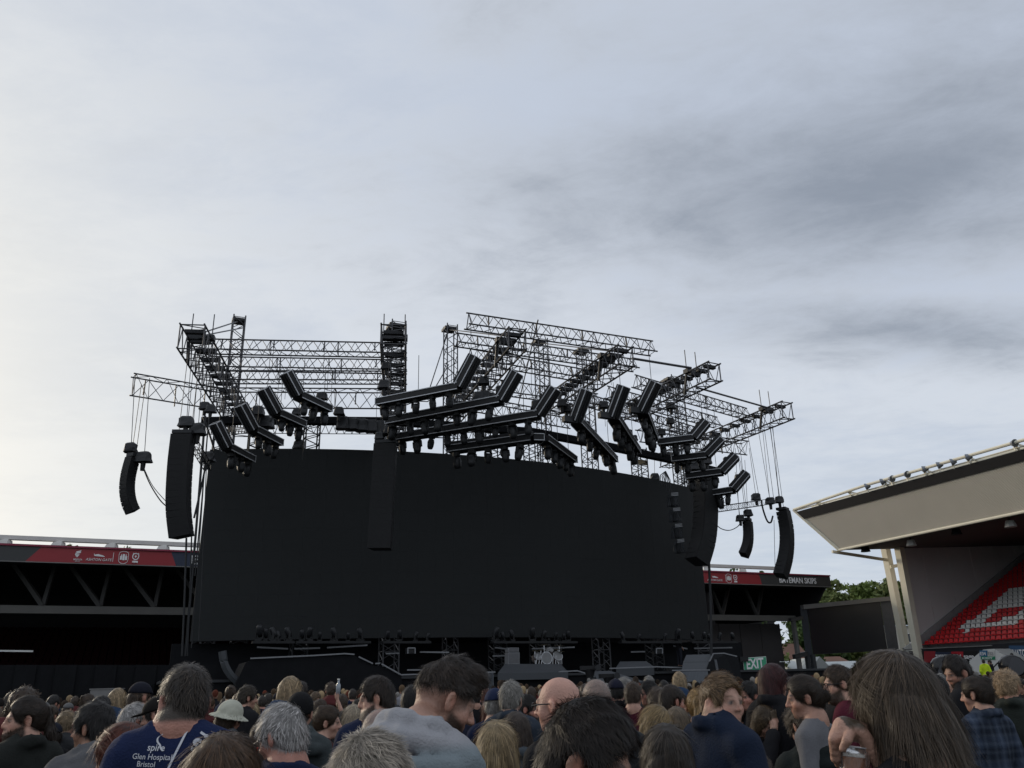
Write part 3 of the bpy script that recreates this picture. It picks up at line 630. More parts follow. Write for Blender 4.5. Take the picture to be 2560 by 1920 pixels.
hl.build('lacing', ALU, hb, kind='stuff')
def cover_mesh(m, c, sx_, sy_, sz_, seed):
    r = random.Random(seed); k = len(m.v)
    for iz, z in enumerate((-.5, -.1, .32, .5)):
        for j in range(8):
            a = 2 * math.pi * j / 8 + .39; f = (1.12, 1.0, .96, .72)[iz] * r.uniform(.86, 1.12)
            m.v.append(V(c) + V((math.copysign(abs(math.cos(a)) ** .5, math.cos(a)) * sx_ / 2 * f, math.copysign(abs(math.sin(a)) ** .5, math.sin(a)) * sy_ / 2 * f, z * sz_ * r.uniform(.94, 1.06))))
    for i in range(3):
        for j in range(8): a = k + i * 8 + j; b = k + i * 8 + (j + 1) % 8; m.f.append((a, b, b + 8, a + 8))
    m.f.append(tuple(k + 24 + j for j in range(8))); m.f.append(tuple(k + j for j in range(8))[::-1])
cw = atT(905, 1063, 38.9)
cv = M(); 
for k in range(5): cover_mesh(cv, cw + U * (k - 2) * .48, .62, .5, .62, k)
tag(cv.build('covered_case', COVER, None, org=cw, smooth=False), 'black sheet wrapped over kit on the header beam left of the middle stack', 'cover')
# ---- light pods: bent dark beams edged with pale strips
MV = []        # spots where moving lamps hang
ORD = ['first', 'second', 'third', 'fourth', 'fifth', 'sixth', 'seventh', 'eighth', 'ninth', 'tenth', 'eleventh', 'twelfth', 'thirteenth', 'fourteenth', 'fifteenth', 'sixteenth', 'seventeenth', 'eighteenth', 'nineteenth', 'twentieth'] + ['twenty-' + x for x in ('first', 'second', 'third', 'fourth', 'fifth', 'sixth', 'seventh', 'eighth', 'ninth')] + ['thirtieth', 'thirty-first', 'thirty-second', 'thirty-third']
def pod(pts, lab, wd=.55, h=.26, lip=None, n_l=4, grp='bent light pods', broad=True):
    P = [V(p) for p in pts]; t = thing('light_pod', lab, 'light pod', P[len(P) // 2], grp)
    for i in range(len(P) - 1):
        a, b = P[i], P[i + 1]; d, e1, e2 = frame_axes(a, b)
        view = (CAM - (a + b) / 2).normalized()
        upv = e2 if abs(e2.dot(view)) > .25 else e2
        M().bar(a, b, wd, h, upv).build('beam', BLACK, t)
        st = M()
        for u_ in (-1, 1):
            for v_ in (-1, 1):
                off = e1 * (u_ * (wd / 2 + .012)) + e2 * (v_ * (h / 2 + .012)); st.bar(a + off, b + off, .034, .034)
        for q in ((a, b)[i == len(P) - 2],):
            for v_ in (-1, 1): st.bar(q - e1 * wd / 2 + e2 * v_ * h / 2, q + e1 * wd / 2 + e2 * v_ * h / 2, .026, .026)
            for u_ in (-1, 1): st.bar(q - e2 * h / 2 + e1 * u_ * wd / 2, q + e2 * h / 2 + e1 * u_ * wd / 2, .026, .026)
        st.build('edge_strip', LEDST, t)
        if i == len(P) - 2:
            for k in (-.3, 0, .3):
                tb = M().tube(a + e1 * wd * k - e2 * (h / 2 + .03), b + e1 * wd * k - e2 * (h / 2 + .03) - (b - a) * .04, .05, 6); tb.build('lamp_tube', STEEL, t)
            M().bar(a + e2 * (h / 2 + .12), b + e2 * (h / 2 + .1), wd * .6, .2, e2).build('case_back', BLACK, t)
    a, b = P[0], P[1]
    for f in ((.12, .5, .9) if (b - a).length > 3 else (.15, .85)):
        p_ = a.lerp(b, f) + Z * h * .5; M().tube(p_, V((p_.x, p_.y, min(ZB - .3, p_.z + 1.7))), .013, 4).build('hanging_wire', STEEL, t)
    p_ = P[-1].lerp(P[-2], .3) + Z * h * .5; M().tube(p_, V((p_.x, p_.y, min(ZB - .3, p_.z + 1.7))), .013, 4).build('hanging_wire', STEEL, t)
    lo_ = a.lerp(b, .2) - Z * (h * .5 + .05); hi2 = a.lerp(b, .75) - Z * (h * .5 + .05)
    M().rings([lo_, lo_.lerp(hi2, .25) - Z * .16, lo_.lerp(hi2, .5) - Z * .06, lo_.lerp(hi2, .75) - Z * .18, hi2], [.022] * 5, 5).build('cable_loom', COVER, t)
    for k in range(n_l): MV.append((a.lerp(b, (k + .35) / n_l), (b - a).normalized(), 'black moving lamp, %s from the lower end of the %s' % (ORD[k], lab.split(',')[0])))
    if lip:
        for q in lip: M().bar(q[0], q[1], wd * .5, h).build('lip', STEEL, t)
    return t
def px3(p0, p1, p2, z, dz=None, up_near=.35):
    a, b = atz(*p0, z), atz(*p1, z); d = ray(*p2); Dh = V((b.x, b.y, 0)).length * (1 - up_near / 30); c = CAM + d * (Dh / V((d.x, d.y, 0)).length); return [a, b, c]
pod(px3((946, 1008), (1150, 968), (1190, 892), 13.4), 'topmost long pod, its raised end right of the middle mast', wd=.5, n_l=5)
pod(px3((970, 1055), (1254, 1001), (1294, 932), 12.9), 'second long pod, one below the topmost', wd=.5, n_l=7)
pod(px3((992, 1095), (1348, 1037), (1390, 972), 12.5), 'longest pod, third down from the top', wd=.5, n_l=9)
pod([atz(1430, 1151, 11.9), atz(1357, 1097, 11.9), atz(1331, 1096, 11.9), atz(1122, 1125, 11.9)], 'lowest middle pod, bent downward to the right', n_l=5)
for k in range(5): MV.append((atz(1140 + 40 * k, 1124 - 5 * k, 11.8), U, 'black moving lamp under the long left arm of the lowest middle pod, %s from left' % ORD[k]))
for p0, p1, p2, l0, z, lab in (((1533, 1150), (1440, 1052), (1468, 976), (1408, 1047), 12.6, 'first right fan pod, beside the longest pod, tail sloping down'), ((1590, 1128), (1533, 1042), (1561, 966), (1498, 1037), 12.8, 'second right fan pod, raised end upright, tail sloping down'), ((1634, 1098), (1606, 1028), (1641, 956), (1574, 1025), 13.1, 'third right fan pod, highest of the fan')):
    q = px3(p0, p1, p2, z); pod(q, lab, wd=.5, n_l=5, lip=[(q[1], atz(*l0, z))])
for p0, p1, p2, z, lab in (((1646, 1107), (1736, 1096), (1769, 1056), 12.9, 'topmost outer right pod, small, of four'), ((1681, 1149), (1767, 1139), (1806, 1099), 12.3, 'second outer right pod, small, of four'), ((1716, 1192), (1806, 1180), (1843, 1141), 11.7, 'third outer right pod, just above the right speaker stack'), ((1765, 1236), (1835, 1225), (1870, 1184), 11.2, 'lowest outer right pod, sticking out right of the speakers')):
    pod(px3(p0, p1, p2, z, up_near=.0), lab, wd=.5, n_l=3)
for p0, p1, p2, z, lab in (((820, 1024), (744, 988), (714, 932), 13.6, 'topmost left pod, raised end left, of four'), ((755, 1062), (690, 1033), (657, 973), 13.2, 'second left pod, raised end left, of four'), ((697, 1108), (632, 1074), (600, 1014), 12.7, 'third left pod, raised end left, of four'), ((627, 1149), (567, 1118), (537, 1058), 12.2, 'lowest left pod, leftmost of four')):
    pod(px3(p0, p1, p2, z), lab, wd=.5, n_l=3)
# moving lamps under the pods
ml0 = thing('moving_lamp', 'black hooded moving lamp hanging under a light pod', 'stage lamp', (0, 0, 0), 'moving lamps under the light pods')
M().rings([(0, 0, 0), (0, 0, -.16)], [.17, .17], 8).build('base', BLACK, ml0)
M().bar((-.17, 0, -.16), (-.17, 0, -.42), .05, .12, (0, 1, 0)).bar((.17, 0, -.16), (.17, 0, -.42), .05, .12, (0, 1, 0)).build('yoke', BLACK, ml0, kind='stuff')
M().rings([(0, 0, -.2), (0, .02, -.34), (.01, .03, -.56), (0, .03, -.66)], [.13, .17, .15, .11], 10).build('head', COVER, ml0, smooth=True)
for i, (p, d, lb) in enumerate(MV):
    loc = p - Z * .14; rot = (random.uniform(-.15, .15), random.uniform(-.15, .15), random.uniform(0, 6)); sc_ = random.uniform(.85, 1.15)
    lb = ' '.join(lb.split()[:16])
    if i == 0: ml0.location = loc; ml0.rotation_euler = rot; ml0['label'] = lb
    else: dup(ml0, loc, rot, scale=sc_, label=lb)
# hooded chain hoists and lamps standing on the trusses
def hoist(px, py, D, lab, size=.55, chain=None, t=None):
    c = atT(px, py, D); r = thing('chain_hoist', lab, 'hoist', c, 'hooded chain hoists of the rig')
    m = M(); cover_mesh(m, c, size, size * .8, size * .75, int(px)); m.build('hood', COVER, r)
    M().rings([c - Z * size * .35, c - Z * size * 1.0], [size * .2, size * .16], 8).build('body', BLACK, r)
    if chain: M().tube(c + Z * size * .3, atT(*chain, D - .1), .014, 5).build('chain', STEEL, r)
    return r
for x, y, D, lab, s_, ch in (
    (327, 1119, 35.5, 'hoist above the far left small speaker stack', .5, (337, 945)), (360, 1143, 35.2, 'hoist beside the top of the far left speaker stack', .55, (374, 945)),
    (466, 1055, 34.5, 'twin hooded hoist on the big left speaker stack', .55, (481, 860)), (495, 1073, 34.4, 'tilted hooded hoist right of the big left stack top', .6, (510, 870)),
    (513, 1015, 38, 'hoist at the joint of outrigger and left beam', .45, None), (527, 1022, 37.6, 'second hoist at the outrigger joint, slightly lower', .45, None),
    (520, 1142, 40.5, 'hoist at the screen left upper corner', .6, None), (748, 1112, 42, 'hooded lamp standing on the screen top left of a tower', .6, (746, 1080)),
    (805, 990, 38, 'hooded lamp on the lower left truss right of the pod', .5, None), (848, 1028, 38.5, 'hooded lamp on the header beam left part', .5, None), (742, 1030, 38.4, 'hooded lamp behind the topmost left pod', .4, None),
    (645, 1028, 38.8, 'hooded lamp behind the second left pod', .6, None), (665, 1056, 39.2, 'square covered case below the second left pod', .75, None),
    (965, 915, 33.5, 'hood high on the middle mast', .42, None), (960, 962, 33.8, 'hood half way down the middle mast', .5, None), (975, 1075, 34.5, 'hood just over the middle speaker stack', .6, (976, 900)), (950, 1090, 34.6, 'small hood left of the middle stack top', .45, None),
    (1160, 935, 33.2, 'hood behind the topmost raised pod end', .5, None), (1208, 952, 34, 'hood below the slanting beam', .5, None), (1252, 975, 34.6, 'hood behind the second pod kink', .5, None), (1342, 1012, 35, 'hood behind the third pod kink', .6, None),
    (1404, 1008, 35.6, 'hood right of the third raised pod end', .5, None), (1416, 1022, 35.8, 'hood low between the third and fourth pod', .5, None), (1508, 1012, 36, 'hood left of the second fan pod', .5, None), (1463, 1062, 37, 'hood under the first fan pod', .5, None), (1536, 986, 36.2, 'hood behind the raised second fan pod', .4, None), (1570, 1082, 37.5, 'hood right of the first fan tail', .45, None), (1584, 1095, 37.6, 'hood lower right of the first fan tail', .4, None),
    (1677, 1014, 37.2, 'hood on the thick right mast', .5, None), (1676, 1052, 37.5, 'lower hood on the thick right mast', .45, None), (1653, 1080, 38, 'hood above the outer pods left end', .45, None), (1748, 1062, 38.2, 'hood behind the topmost outer pod', .45, None), (1783, 1106, 38, 'hood behind the second outer pod', .4, None), (1817, 1149, 38, 'hood behind the third outer pod', .4, None), (1845, 1193, 38, 'hood behind the lowest outer pod', .4, None),
    (1637, 1192, 42, 'hooded lamp standing on the screen top at right', .55, (1636, 1140)), (1660, 1220, 42, 'small hood on the screen top beside the folded cloth', .4, None),
    (1735, 1165, 35.6, 'big hood on top of the right speaker stack', .6, None), (1765, 1150, 35.4, 'tilted hood on the right speaker stack', .6, (1762, 1090)),
    (1890, 1242, 37.5, 'hood at the end of the side arm truss', .5, (1873, 1120)), (1850, 1295, 38, 'hood left above the small right speaker stack', .45, (1838, 1180)), (1870, 1282, 38, 'hood right above the small right speaker stack', .5, (1862, 1150)),
    (1925, 1252, 37, 'left hood above the far right speaker stack', .5, (1907, 1078)), (1948, 1249, 37, 'right hood above the far right speaker stack', .48, (1932, 1065))):
    hoist(x, y, D, lab, s_, ch)
fd = atT(1212, 992, 33.8); fm = M()
for k in range(3): cover_mesh(fm, fd + U * (k - 1) * .3 + Z * (.05 if k == 1 else -.03), .55, .6, .42, 40 + k)
tag(fm.build('covered_lamp', COVER, None, org=fd), 'large round covered lamp between the first two long pods', 'cover')
# ---- line array speakers
GR = mat('speaker grille', (.0045, .0047, .0052), .7, 0, .25, 12, .6, 160); YG = mat('sunlit olive grille', (.15, .13, .07), .6, 0, .25, 10)
def array(pts, t0, wpx, n, lab, depth=.75, side=0, face=None, gm=None, yt=900):
    P = [atT(x, y, t0) for x, y in pts]
    t = thing('speaker_stack', lab, 'speakers', P[0], 'hanging speaker stacks')
    seg = [(P[i + 1] - P[i]).length for i in range(len(P) - 1)]; tot = sum(seg)
    def at(f):
        x = f * tot
        for i, l in enumerate(seg):
            if x <= l or i == len(seg) - 1: return P[i].lerp(P[i + 1], x / l)
            x -= l
    # smooth spine
    S = [at(i / n) for i in range(n + 1)]
    for _ in range(2): S = [S[0]] + [(S[i - 1] + S[i] * 2 + S[i + 1]) / 4 for i in range(1, n)] + [S[-1]]
    wd = wpx / FPX * (P[0] - CAM).dot(CR @ V((0, 0, -1)))
    vd = (CAM - P[0]); vd.z = 0; vd.normalize(); rt = V((-vd.y, vd.x, 0)) * -1
    f = face if face is not None else (vd + rt * side).normalized(); rt2 = V((-f.y, f.x, 0))
    for i in range(n):
        a, b = S[i], S[i + 1]; d = (b - a).normalized(); fw = (f - d * f.dot(d)).normalized(); ri = fw.cross(d).normalized(); hgt = (b - a).length * .998; c = (a + b) / 2
        m = M(); k = len(m.v)
        for zz_ in (-.5, .5):
            for u_, v_ in ((-.5, .5), (.5, .5), (.40, -.5), (-.40, -.5)):
                m.v.append(c + d * hgt * zz_ * (1 if v_ > 0 else .86) + ri * wd * u_ + fw * depth * v_)
        m.f += [(k, k + 1, k + 2, k + 3)[::-1], (k + 4, k + 5, k + 6, k + 7), (k, k + 1, k + 5, k + 4), (k + 1, k + 2, k + 6, k + 5), (k + 2, k + 3, k + 7, k + 6), (k + 3, k, k + 4, k + 7)]
        fixn(m.build('cabinet', BLACK, t))
        M().box(c + fw * (depth / 2 + .012), (wd * .97, .02, hgt * .995), Matrix((ri, fw, -d)).transposed()).build('grille', gm or GR, t)
    M().box(S[0] + Z * .12, (wd * .95, depth * .9, .14), Matrix((rt2, f, Z)).transposed()).build('flying_frame', STEEL, t)
    for k in (-.3, .3):
        p_ = S[0] + rt2 * wd * k + Z * .18; zt_ = ZB - .4
        while proj((p_.x, p_.y, zt_))[1] < yt and zt_ > p_.z + .3: zt_ -= .1
        M().tube(p_, V((p_.x, p_.y, zt_)), .014, 4).build('chain', STEEL, t)
    return t, S, f
uf = lambda ang: (NN * -math.cos(ang) + U * math.sin(ang))
array([(333, 1146), (322, 1185), (318, 1221), (323, 1257), (334, 1279)], 35.4, 26, 14, 'small curved speaker stack hanging far left over the stand', .42, face=uf(-.9), yt=955)
array([(461, 1092), (453, 1160), (449, 1233), (449, 1281), (457, 1343)], 34.5, 50, 16, 'big speaker stack hanging left of the screen edge', .9, face=uf(-.35), yt=870)
array([(967, 1114), (962, 1200), (957, 1300), (952, 1374)], 34.5, 56, 16, 'straight speaker stack hanging in front of the screen middle', .8, face=uf(-.5), yt=960)
array([(1760, 1187), (1763, 1250), (1761, 1315), (1756, 1355), (1740, 1405)], 35.5, 46, 16, 'big speaker stack at the right edge of the screen', .95, face=uf(.15), yt=1110)
array([(1868, 1304), (1871, 1337), (1868, 1365), (1858, 1388)], 38, 24, 10, 'smallest speaker stack, hanging right of the screen', .45, face=uf(.6), yt=1150)
array([(1957, 1278), (1966, 1320), (1967, 1360), (1963, 1395), (1950, 1440)], 37, 30, 16, 'tall curved speaker stack hanging far right over the stand', .62, face=uf(.5), yt=1066)
# side arm trusses of the speakers
truss('arm_truss', 'thin arm truss sticking out right beside the big right speakers', atT(1780, 1268, 36.4), atT(1908, 1250, 37.4), .3, .3, None, .35, .02, .01, ALU, 'speaker arm trusses')
truss('arm_truss', 'thin arm truss sloping down behind the big left speakers', atT(490, 1108, 35), atT(520, 1160, 37), .28, .28, None, .35, .02, .01, STEEL, 'speaker arm trusses')
# cables hanging in curves
def cable(pts, lab, r=.025, D=36.0, m=STEEL, n=14):
    P = [atT(*p[:2], p[2] if len(p) > 2 else D) for p in pts]; Q = []
    for i in range(len(P) - 1):
        p0, p1, p2, p3 = P[max(i - 1, 0)], P[i], P[i + 1], P[min(i + 2, len(P) - 1)]
        for k in range(6):
            t = k / 6; Q.append(.5 * ((2 * p1) + (p2 - p0) * t + (2 * p0 - 5 * p1 + 4 * p2 - p3) * t * t + (3 * p1 - p0 - 3 * p2 + p3) * t ** 3))
    Q.append(P[-1]); o = M().rings(Q, [r] * len(Q), 6).build('cable', m, None, org=Q[0]); tag(o, lab, 'cable', 'cables of the rig'); return o
cable([(357, 1168), (375, 1210), (400, 1250), (419, 1268)], 'slack cable from the far left stack to the big left stack', D=35)
cable([(358, 1166), (382, 1215), (419, 1258)], 'thinner slack cable just above the other on the left', .015, 35)
cable([(1785, 1304), (1800, 1320), (1822, 1326), (1842, 1318), (1851, 1308)], 'slack cable sagging between the two right stacks', D=37)
cable([(1903, 1250), (1908, 1275), (1918, 1302), (1927, 1306), (1932, 1290)], 'looped cable hanging from the end of the side arm', .05, 37)
for a, b, lab, r in (((513, 1040), (463, 1640), 'thick black cable hanging left of the screen', .05), ((508, 1042), (536, 1125), 'cable slanting down to the screen corner', .045), ((522, 1045), (487, 1440), 'dark cable hanging next to the screen edge', .03), ((514, 1165), (485, 1295), 'cable slanting from the left arm truss end', .04), ((516, 1165), (497, 1600), 'thin cable left of the screen, innermost', .02), ((512, 1165), (478, 1620), 'thin cable left of the screen, outermost', .02), ((466, 1345), (455, 1640), 'cable below the big left speaker stack', .04), ((479, 1340), (468, 1640), 'second cable below the big left speaker stack', .03)):
    cable([a, ((a[0] + b[0]) / 2 + 1, (a[1] + b[1]) / 2), b], lab, r, 36.5)
cable([(1772, 1396), (1776, 1500), (1778, 1600), (1780, 1680)], 'thick black cable falling below the big right speakers', .07, 36.5)
for k, (a, b, lab) in enumerate((((1868, 1078), (1897, 1238), 'thin wire down to the side arm end hood'), ((1895, 1070), (1924, 1245), 'thin wire to the far right stack, left'), ((1910, 1066), (1934, 1245), 'thin wire to the far right stack, middle'), ((1925, 1060), (1948, 1245), 'thin wire to the far right stack, right'), ((1838, 1120), (1848, 1290), 'thin wire to the small right stack'), ((1935, 1300), (1938, 1430), 'thin wire beside the far right stack'), ((497, 905), (484, 1050), 'thin wire to the big left stack'), ((487, 885), (470, 1050), 'second thin wire to the big left stack'))): cable([a, b], lab, .013, 36)
# folded hanging cloth / looped cables and clear caged lamps at right of the screen
cl = thing('cable_bundle', 'bundle of looped black cable hanging at the right of the screen', 'cable', atT(1665, 1180, 41))
for k in range(7):
    x0 = 1655 + 4 * k; cm = M(); P = [atT(1664, 1178, 39.5), atT(x0 - 4, 1188 + 2 * k, 39.5), atT(x0 - 2 + (k % 3) * 3, 1212 + 4 * k, 39.5)]; cm.rings(P, [.03] * 3, 5); cm.build('loop', STEEL, cl)
for k, y in enumerate((1252, 1290, 1330, 1368)):
    c = atT(1682 + 5 * k, y, 39); t = thing('caged_lamp', 'clear-bagged lamp in the column right of the screen, ' + ('topmost', 'second from top', 'second from bottom', 'lowest')[k], 'stage lamp', c, 'column of bagged lamps')
    M().rings([c + Z * .2, c - Z * .35], [.17, .13], 10).build('head', BLACK, t)
    bg_ = M(); cover_mesh(bg_, c, .62, .5, .62, 90 + k); gm = mat('clear plastic bag', (.5, .52, .55), .12, 0, .1, 9, .6, 8)
    nb = gm.node_tree.nodes['Principled BSDF']; nb.inputs['Transmission Weight'].default_value = .96; nb.inputs['IOR'].default_value = 1.02
    bg_.build('bag', gm, t)
    for j in range(3): M().bar(c + Z * (.36 - .07 * j) - U * .28 - NN * .3, c + Z * (.42 - .07 * j) + U * .2 - NN * .3, .02, .02).build('wire', LEDST, t)
# ================================================================== stage floor and kit
DECK = mat('stage deck', (.035, .037, .04), .7, 0, .2, 1.2); SLOPE = mat('grey ramp', (.06, .065, .072), .6, 0, .15, 1); SKIRT = CLOTH
sd_ = thing('stage_deck', 'dark stage platform with black skirt below the screen', 'stage', ST(18, 38, 0))
M().box(ST(18.5, 40.2, 1.1), (34, 7.0, 2.2), RU).build('skirt', SKIRT, sd_); M().box(ST(18.5, 40.2, 2.26), (34.2, 7.2, .1), RU).build('floor', DECK, sd_)
M().box(ST(18.5, 43.6, 3.1), (33, .3, 1.9), RU).build('rear_wall', CLOTH, sd_)
def strip(pts, D, lab, r=.035):
    P = [atT(x, y, D) for x, y in pts]; t = thing('edge_light', lab, 'light strip', P[0], 'pale edge lights of the stage')
    for i in range(len(P) - 1): M().bar(P[i], P[i + 1], r * 1.3, r * 1.5).build('strip', STRIP, t)
    return t
wing = thing('stage_wing', 'sloping black wing platform at the left of the stage', 'stage', atT(640, 1700, 35.6))
wp = [(615, 1652), (635, 1646), (688, 1642), (862, 1636), (888, 1637), (936, 1662), (952, 1661), (1004, 1688), (1004, 1760), (560, 1770)]
fixn(M().prism([atT(x, y + 3, 35.8) for x, y in wp], NN * 2.2).build('body', CLOTH, wing))
strip([(626, 1646), (690, 1643), (780, 1639), (862, 1634), (886, 1636)], 35.7, 'long pale edge line along the left stage wing'); strip([(897, 1642), (932, 1659)], 35.7, 'short slanting edge line on the left wing steps, upper'); strip([(938, 1659), (950, 1658)], 35.7, 'tiny level edge line on the left wing landing'); strip([(954, 1660), (1003, 1687)], 35.7, 'slanting edge line on the left wing steps, lower')
strip([(1003, 1687), (1238, 1680)], 35.2, 'lower level edge line in front of the stage middle left'); strip([(1018, 1675), (1212, 1673)], 36, 'upper level edge line behind the lower one'); strip([(1397, 1679), (1444, 1677), (1472, 1686), (1512, 1702)], 35.2, 'bent edge line right of the drum ramp')
strip([(1524, 1671), (1640, 1667), (1704, 1669)], 36, 'level edge line before the right grey platform'); strip([(1680, 1676), (1774, 1675)], 35, 'edge line on top of the corrugated skirt at right'); strip([(1762, 1674), (1769, 1655), (1774, 1653), (1783, 1634), (1810, 1633), (1842, 1641)], 36, 'stepped edge line outlining the right wing')
for p0, p1, lab in (((643, 1618), (720, 1622), 'left pale lamp bar on the rear row'), ((736, 1622), (800, 1620), 'middle pale lamp bar on the rear row'), ((818, 1619), (918, 1613), 'right pale lamp bar on the rear row'), ((964, 1634), (998, 1633), 'short pale lamp bar left of the amplifiers'), ((1050, 1630), (1122, 1631), 'dim lamp bar behind the gray hooded man'), ((1232, 1640), (1262, 1639), 'dim lamp bar left of the white amplifier'), ((1330, 1622), (1436, 1618), 'long bar above the drum kit'), ((1238, 1619), (1270, 1623), 'bar end left of the amplifier top'), ((1578, 1630), (1612, 1629), 'dim bar right of stage centre'), ((1684, 1615), (1718, 1622), 'tilted bar beside the standing person'), ((1735, 1621), (1830, 1619), 'long dim bar at the far right of the stage')):
    strip([p0, p1], 39.4, lab, .045)
for x0, x1, y0, y1, lab in ((1270, 1299, 1631, 1660, 'large grey cloth speaker cabinet with white edge left of the drums'), (1271, 1297, 1619, 1630, 'grey amplifier head on the white edged cabinet'), (1019, 1037, 1620, 1634, 'dark amplifier with white rim at left of stage'), (1640, 1655, 1621, 1634, 'dark amplifier with pale rim at right of stage')):
    D = 38.2; a, b, c, d = (atT(x, y, D) for x, y in ((x0, y1), (x1, y1), (x1, y0), (x0, y0))); t = thing('guitar_amp', lab, 'amplifier', (a + b) / 2)
    fixn(M().prism([a, b, c, d], NN * .4).build('box', STRIP if x0 < 1400 and x0 > 1200 else STEEL, t))
    cc = (a + b + c + d) / 4; fixn(M().prism([cc + (q - cc) * .86 - NN * .02 for q in (a, b, c, d)], NN * .019).build('speaker_cloth', mat('amp cloth', (.13, .13, .135), .8, 0, .2, 9) if 1200 < x0 < 1400 else BLACK, t))
    if not 1200 < x0 < 1400:
        for p, q in ((a, d), (d, c), (c, b)): M().bar(p - NN * .03, q - NN * .03, .05, .05).build('rim', STRIP, t)
# drum kit on its ramp
rp = thing('drum_riser', 'grey sloped riser carrying the drum kit', 'riser', atT(1330, 1680, 37))
fixn(M().prism([atT(1244, 1683, 36.4), atT(1420, 1680, 36.4), atT(1402, 1660, 37.6), atT(1262, 1660, 37.6)], Z * -.3).build('slope', SLOPE, rp))
fixn(M().prism([atT(1262, 1660, 37.6), atT(1402, 1660, 37.6), atT(1402, 1660, 39.5), atT(1262, 1660, 39.5)], Z * -.5).build('platform', DECK, rp))
dk = thing('drum_kit', 'shiny drum kit with cymbals at the centre of the stage', 'drums', atT(1368, 1660, 38))
CH = mat('chrome', (.35, .35, .36), .12, 1, .05, 3); DR = mat('drum shell', (.22, .18, .16), .25, .3, .2, 6); SKIN_D = mat('drum skin', (.2, .2, .2), .5); CY = mat('cymbal', (.4, .33, .18), .3, .8, .1, 5)
def drum(x, y, r, ln, tilt, D=37.9):
    c = atT(x, y, D); ax = (NN * -1 * math.cos(tilt) + Z * math.sin(tilt)).normalized(); o = M().rings([c - ax * ln / 2, c + ax * ln / 2], [r, r], 14).build('drum', DR, dk)
    M().rings([c + ax * (ln / 2 - .02), c + ax * (ln / 2 + .02)], [r * 1.06] * 2, 14).build('hoop', CH, dk); M().rings([c + ax * (ln / 2 + .021), c + ax * (ln / 2 + .025)], [r * .98] * 2, 14).build('skin', SKIN_D, dk)
drum(1342, 1644, .22, .3, .5); drum(1375, 1629, .15, .22, .8); drum(1366, 1629, .13, .2, .8); drum(1380, 1643, .17, .16, 1.2); drum(1391, 1643, .24, .34, .4); drum(1362, 1646, .28, .4, .05)
for x, y, r, yb in ((1337, 1628, .2, 1660), (1352, 1626, .18, 1660), (1395, 1624, .22, 1660), (1403, 1630, .2, 1660), (1360, 1613, .3, 1660), (1398, 1615, .28, 1660)):
    c = atT(x, y, 37.8); M().rings([c, c + Z * .03], [r, r * .15], 14).build('cymbal', CY, dk); M().tube(c, V((c.x, c.y, atT(x, yb, 37.8).z)), .018, 6).build('stand', CH, dk)
for k in range(9): c = atT(1340 + 7 * k, 1660, 37.7); M().tube(c, c + Z * random.uniform(.2, .5) + U * random.uniform(-.12, .12), .02, 5).build('leg', CH, dk)
# right platforms
pf = thing('stage_platform', 'grey trapezoid platform right of centre stage', 'platform', atT(1580, 1668, 37))
fixn(M().prism([atT(1540, 1669, 36.4), atT(1634, 1666, 36.4), atT(1616, 1653, 37.4), atT(1550, 1654, 37.4)], Z * -.4).build('top', SLOPE, pf))
rm = thing('stage_ramp', 'dark grey ramp sloping down to the right of the stage', 'ramp', atT(1540, 1700, 35))
fixn(M().prism([atT(1478, 1678, 35.6), atT(1525, 1677, 35.6), atT(1612, 1704, 34.6), atT(1500, 1706, 34.6)], Z * -.5).build('slope', SLOPE, rm))
wr = thing('roofed_wing', 'stepped grey sloping wing like a shed roof at the right of the stage', 'platform', atT(1745, 1700, 36))
for k, (q, dt) in enumerate(((((1704, 1675), (1764, 1674), (1772, 1655), (1708, 1656)), (35.2, 35.9)), (((1708, 1655), (1772, 1654), (1781, 1635), (1716, 1637)), (35.95, 36.6)))):
    pts = [atT(*q[0], dt[0]), atT(*q[1], dt[0]), atT(*q[2], dt[1]), atT(*q[3], dt[1])]
    for j in range(5):
        f0, f1 = j / 5, (j + .94) / 5; fixn(M().prism([pts[0].lerp(pts[3], f0), pts[1].lerp(pts[2], f0), pts[1].lerp(pts[2], f1), pts[0].lerp(pts[3], f1)], Z * -.08).build('board', SLOPE, wr))
    fixn(M().prism([p - Z * .1 for p in pts], Z * -.35).build('underside', BLACK, wr))
fixn(M().prism([atT(1765, 1676, 35.3), atT(1774, 1655, 35.9), atT(1784, 1637, 36.6), atT(1812, 1636, 36.6), atT(1845, 1644, 36.6), atT(1860, 1730, 36), atT(1765, 1730, 35.3)], NN * 2.0).build('side', CLOTH, wr))
M().bar(atT(1788, 1650, 35.6), atT(1796, 1690, 35.3), .12, .12).build('brace', SLOPE, wr)
SHEET = mat('galvanised sheet', (.20, .215, .235), .45, .3, .15, 2)
for x0, x1, y0, y1, lab in ((1700, 1772, 1678, 1706, 'corrugated grey skirt under the right shed-like wing'), (1192, 1233, 1682, 1712, 'corrugated grey skirt left of the drum riser')):
    a, b = atT(x0, y1, 34.9), atT(x1, y1, 34.9); c = atT(x1, y0, 34.9); n_ = 40; m = M()
    for i in range(n_ + 1):
        p = a.lerp(b, i / n_); p = V((p.x, p.y, 0)) + NN * (.05 if i % 2 else 0); m.v += [p, V((p.x, p.y, c.z))]
    m.f = [(2 * i, 2 * i + 2, 2 * i + 3, 2 * i + 1) for i in range(n_)]; o = m.build('corrugated_skirt', SHEET, None, org=V((a.x, a.y, 0))); tag(o, lab, 'skirt')
    bm = bmesh.new(); bm.from_mesh(o.data); bmesh.ops.solidify(bm, geom=list(bm.faces), thickness=.02); bm.to_mesh(o.data); bm.free()
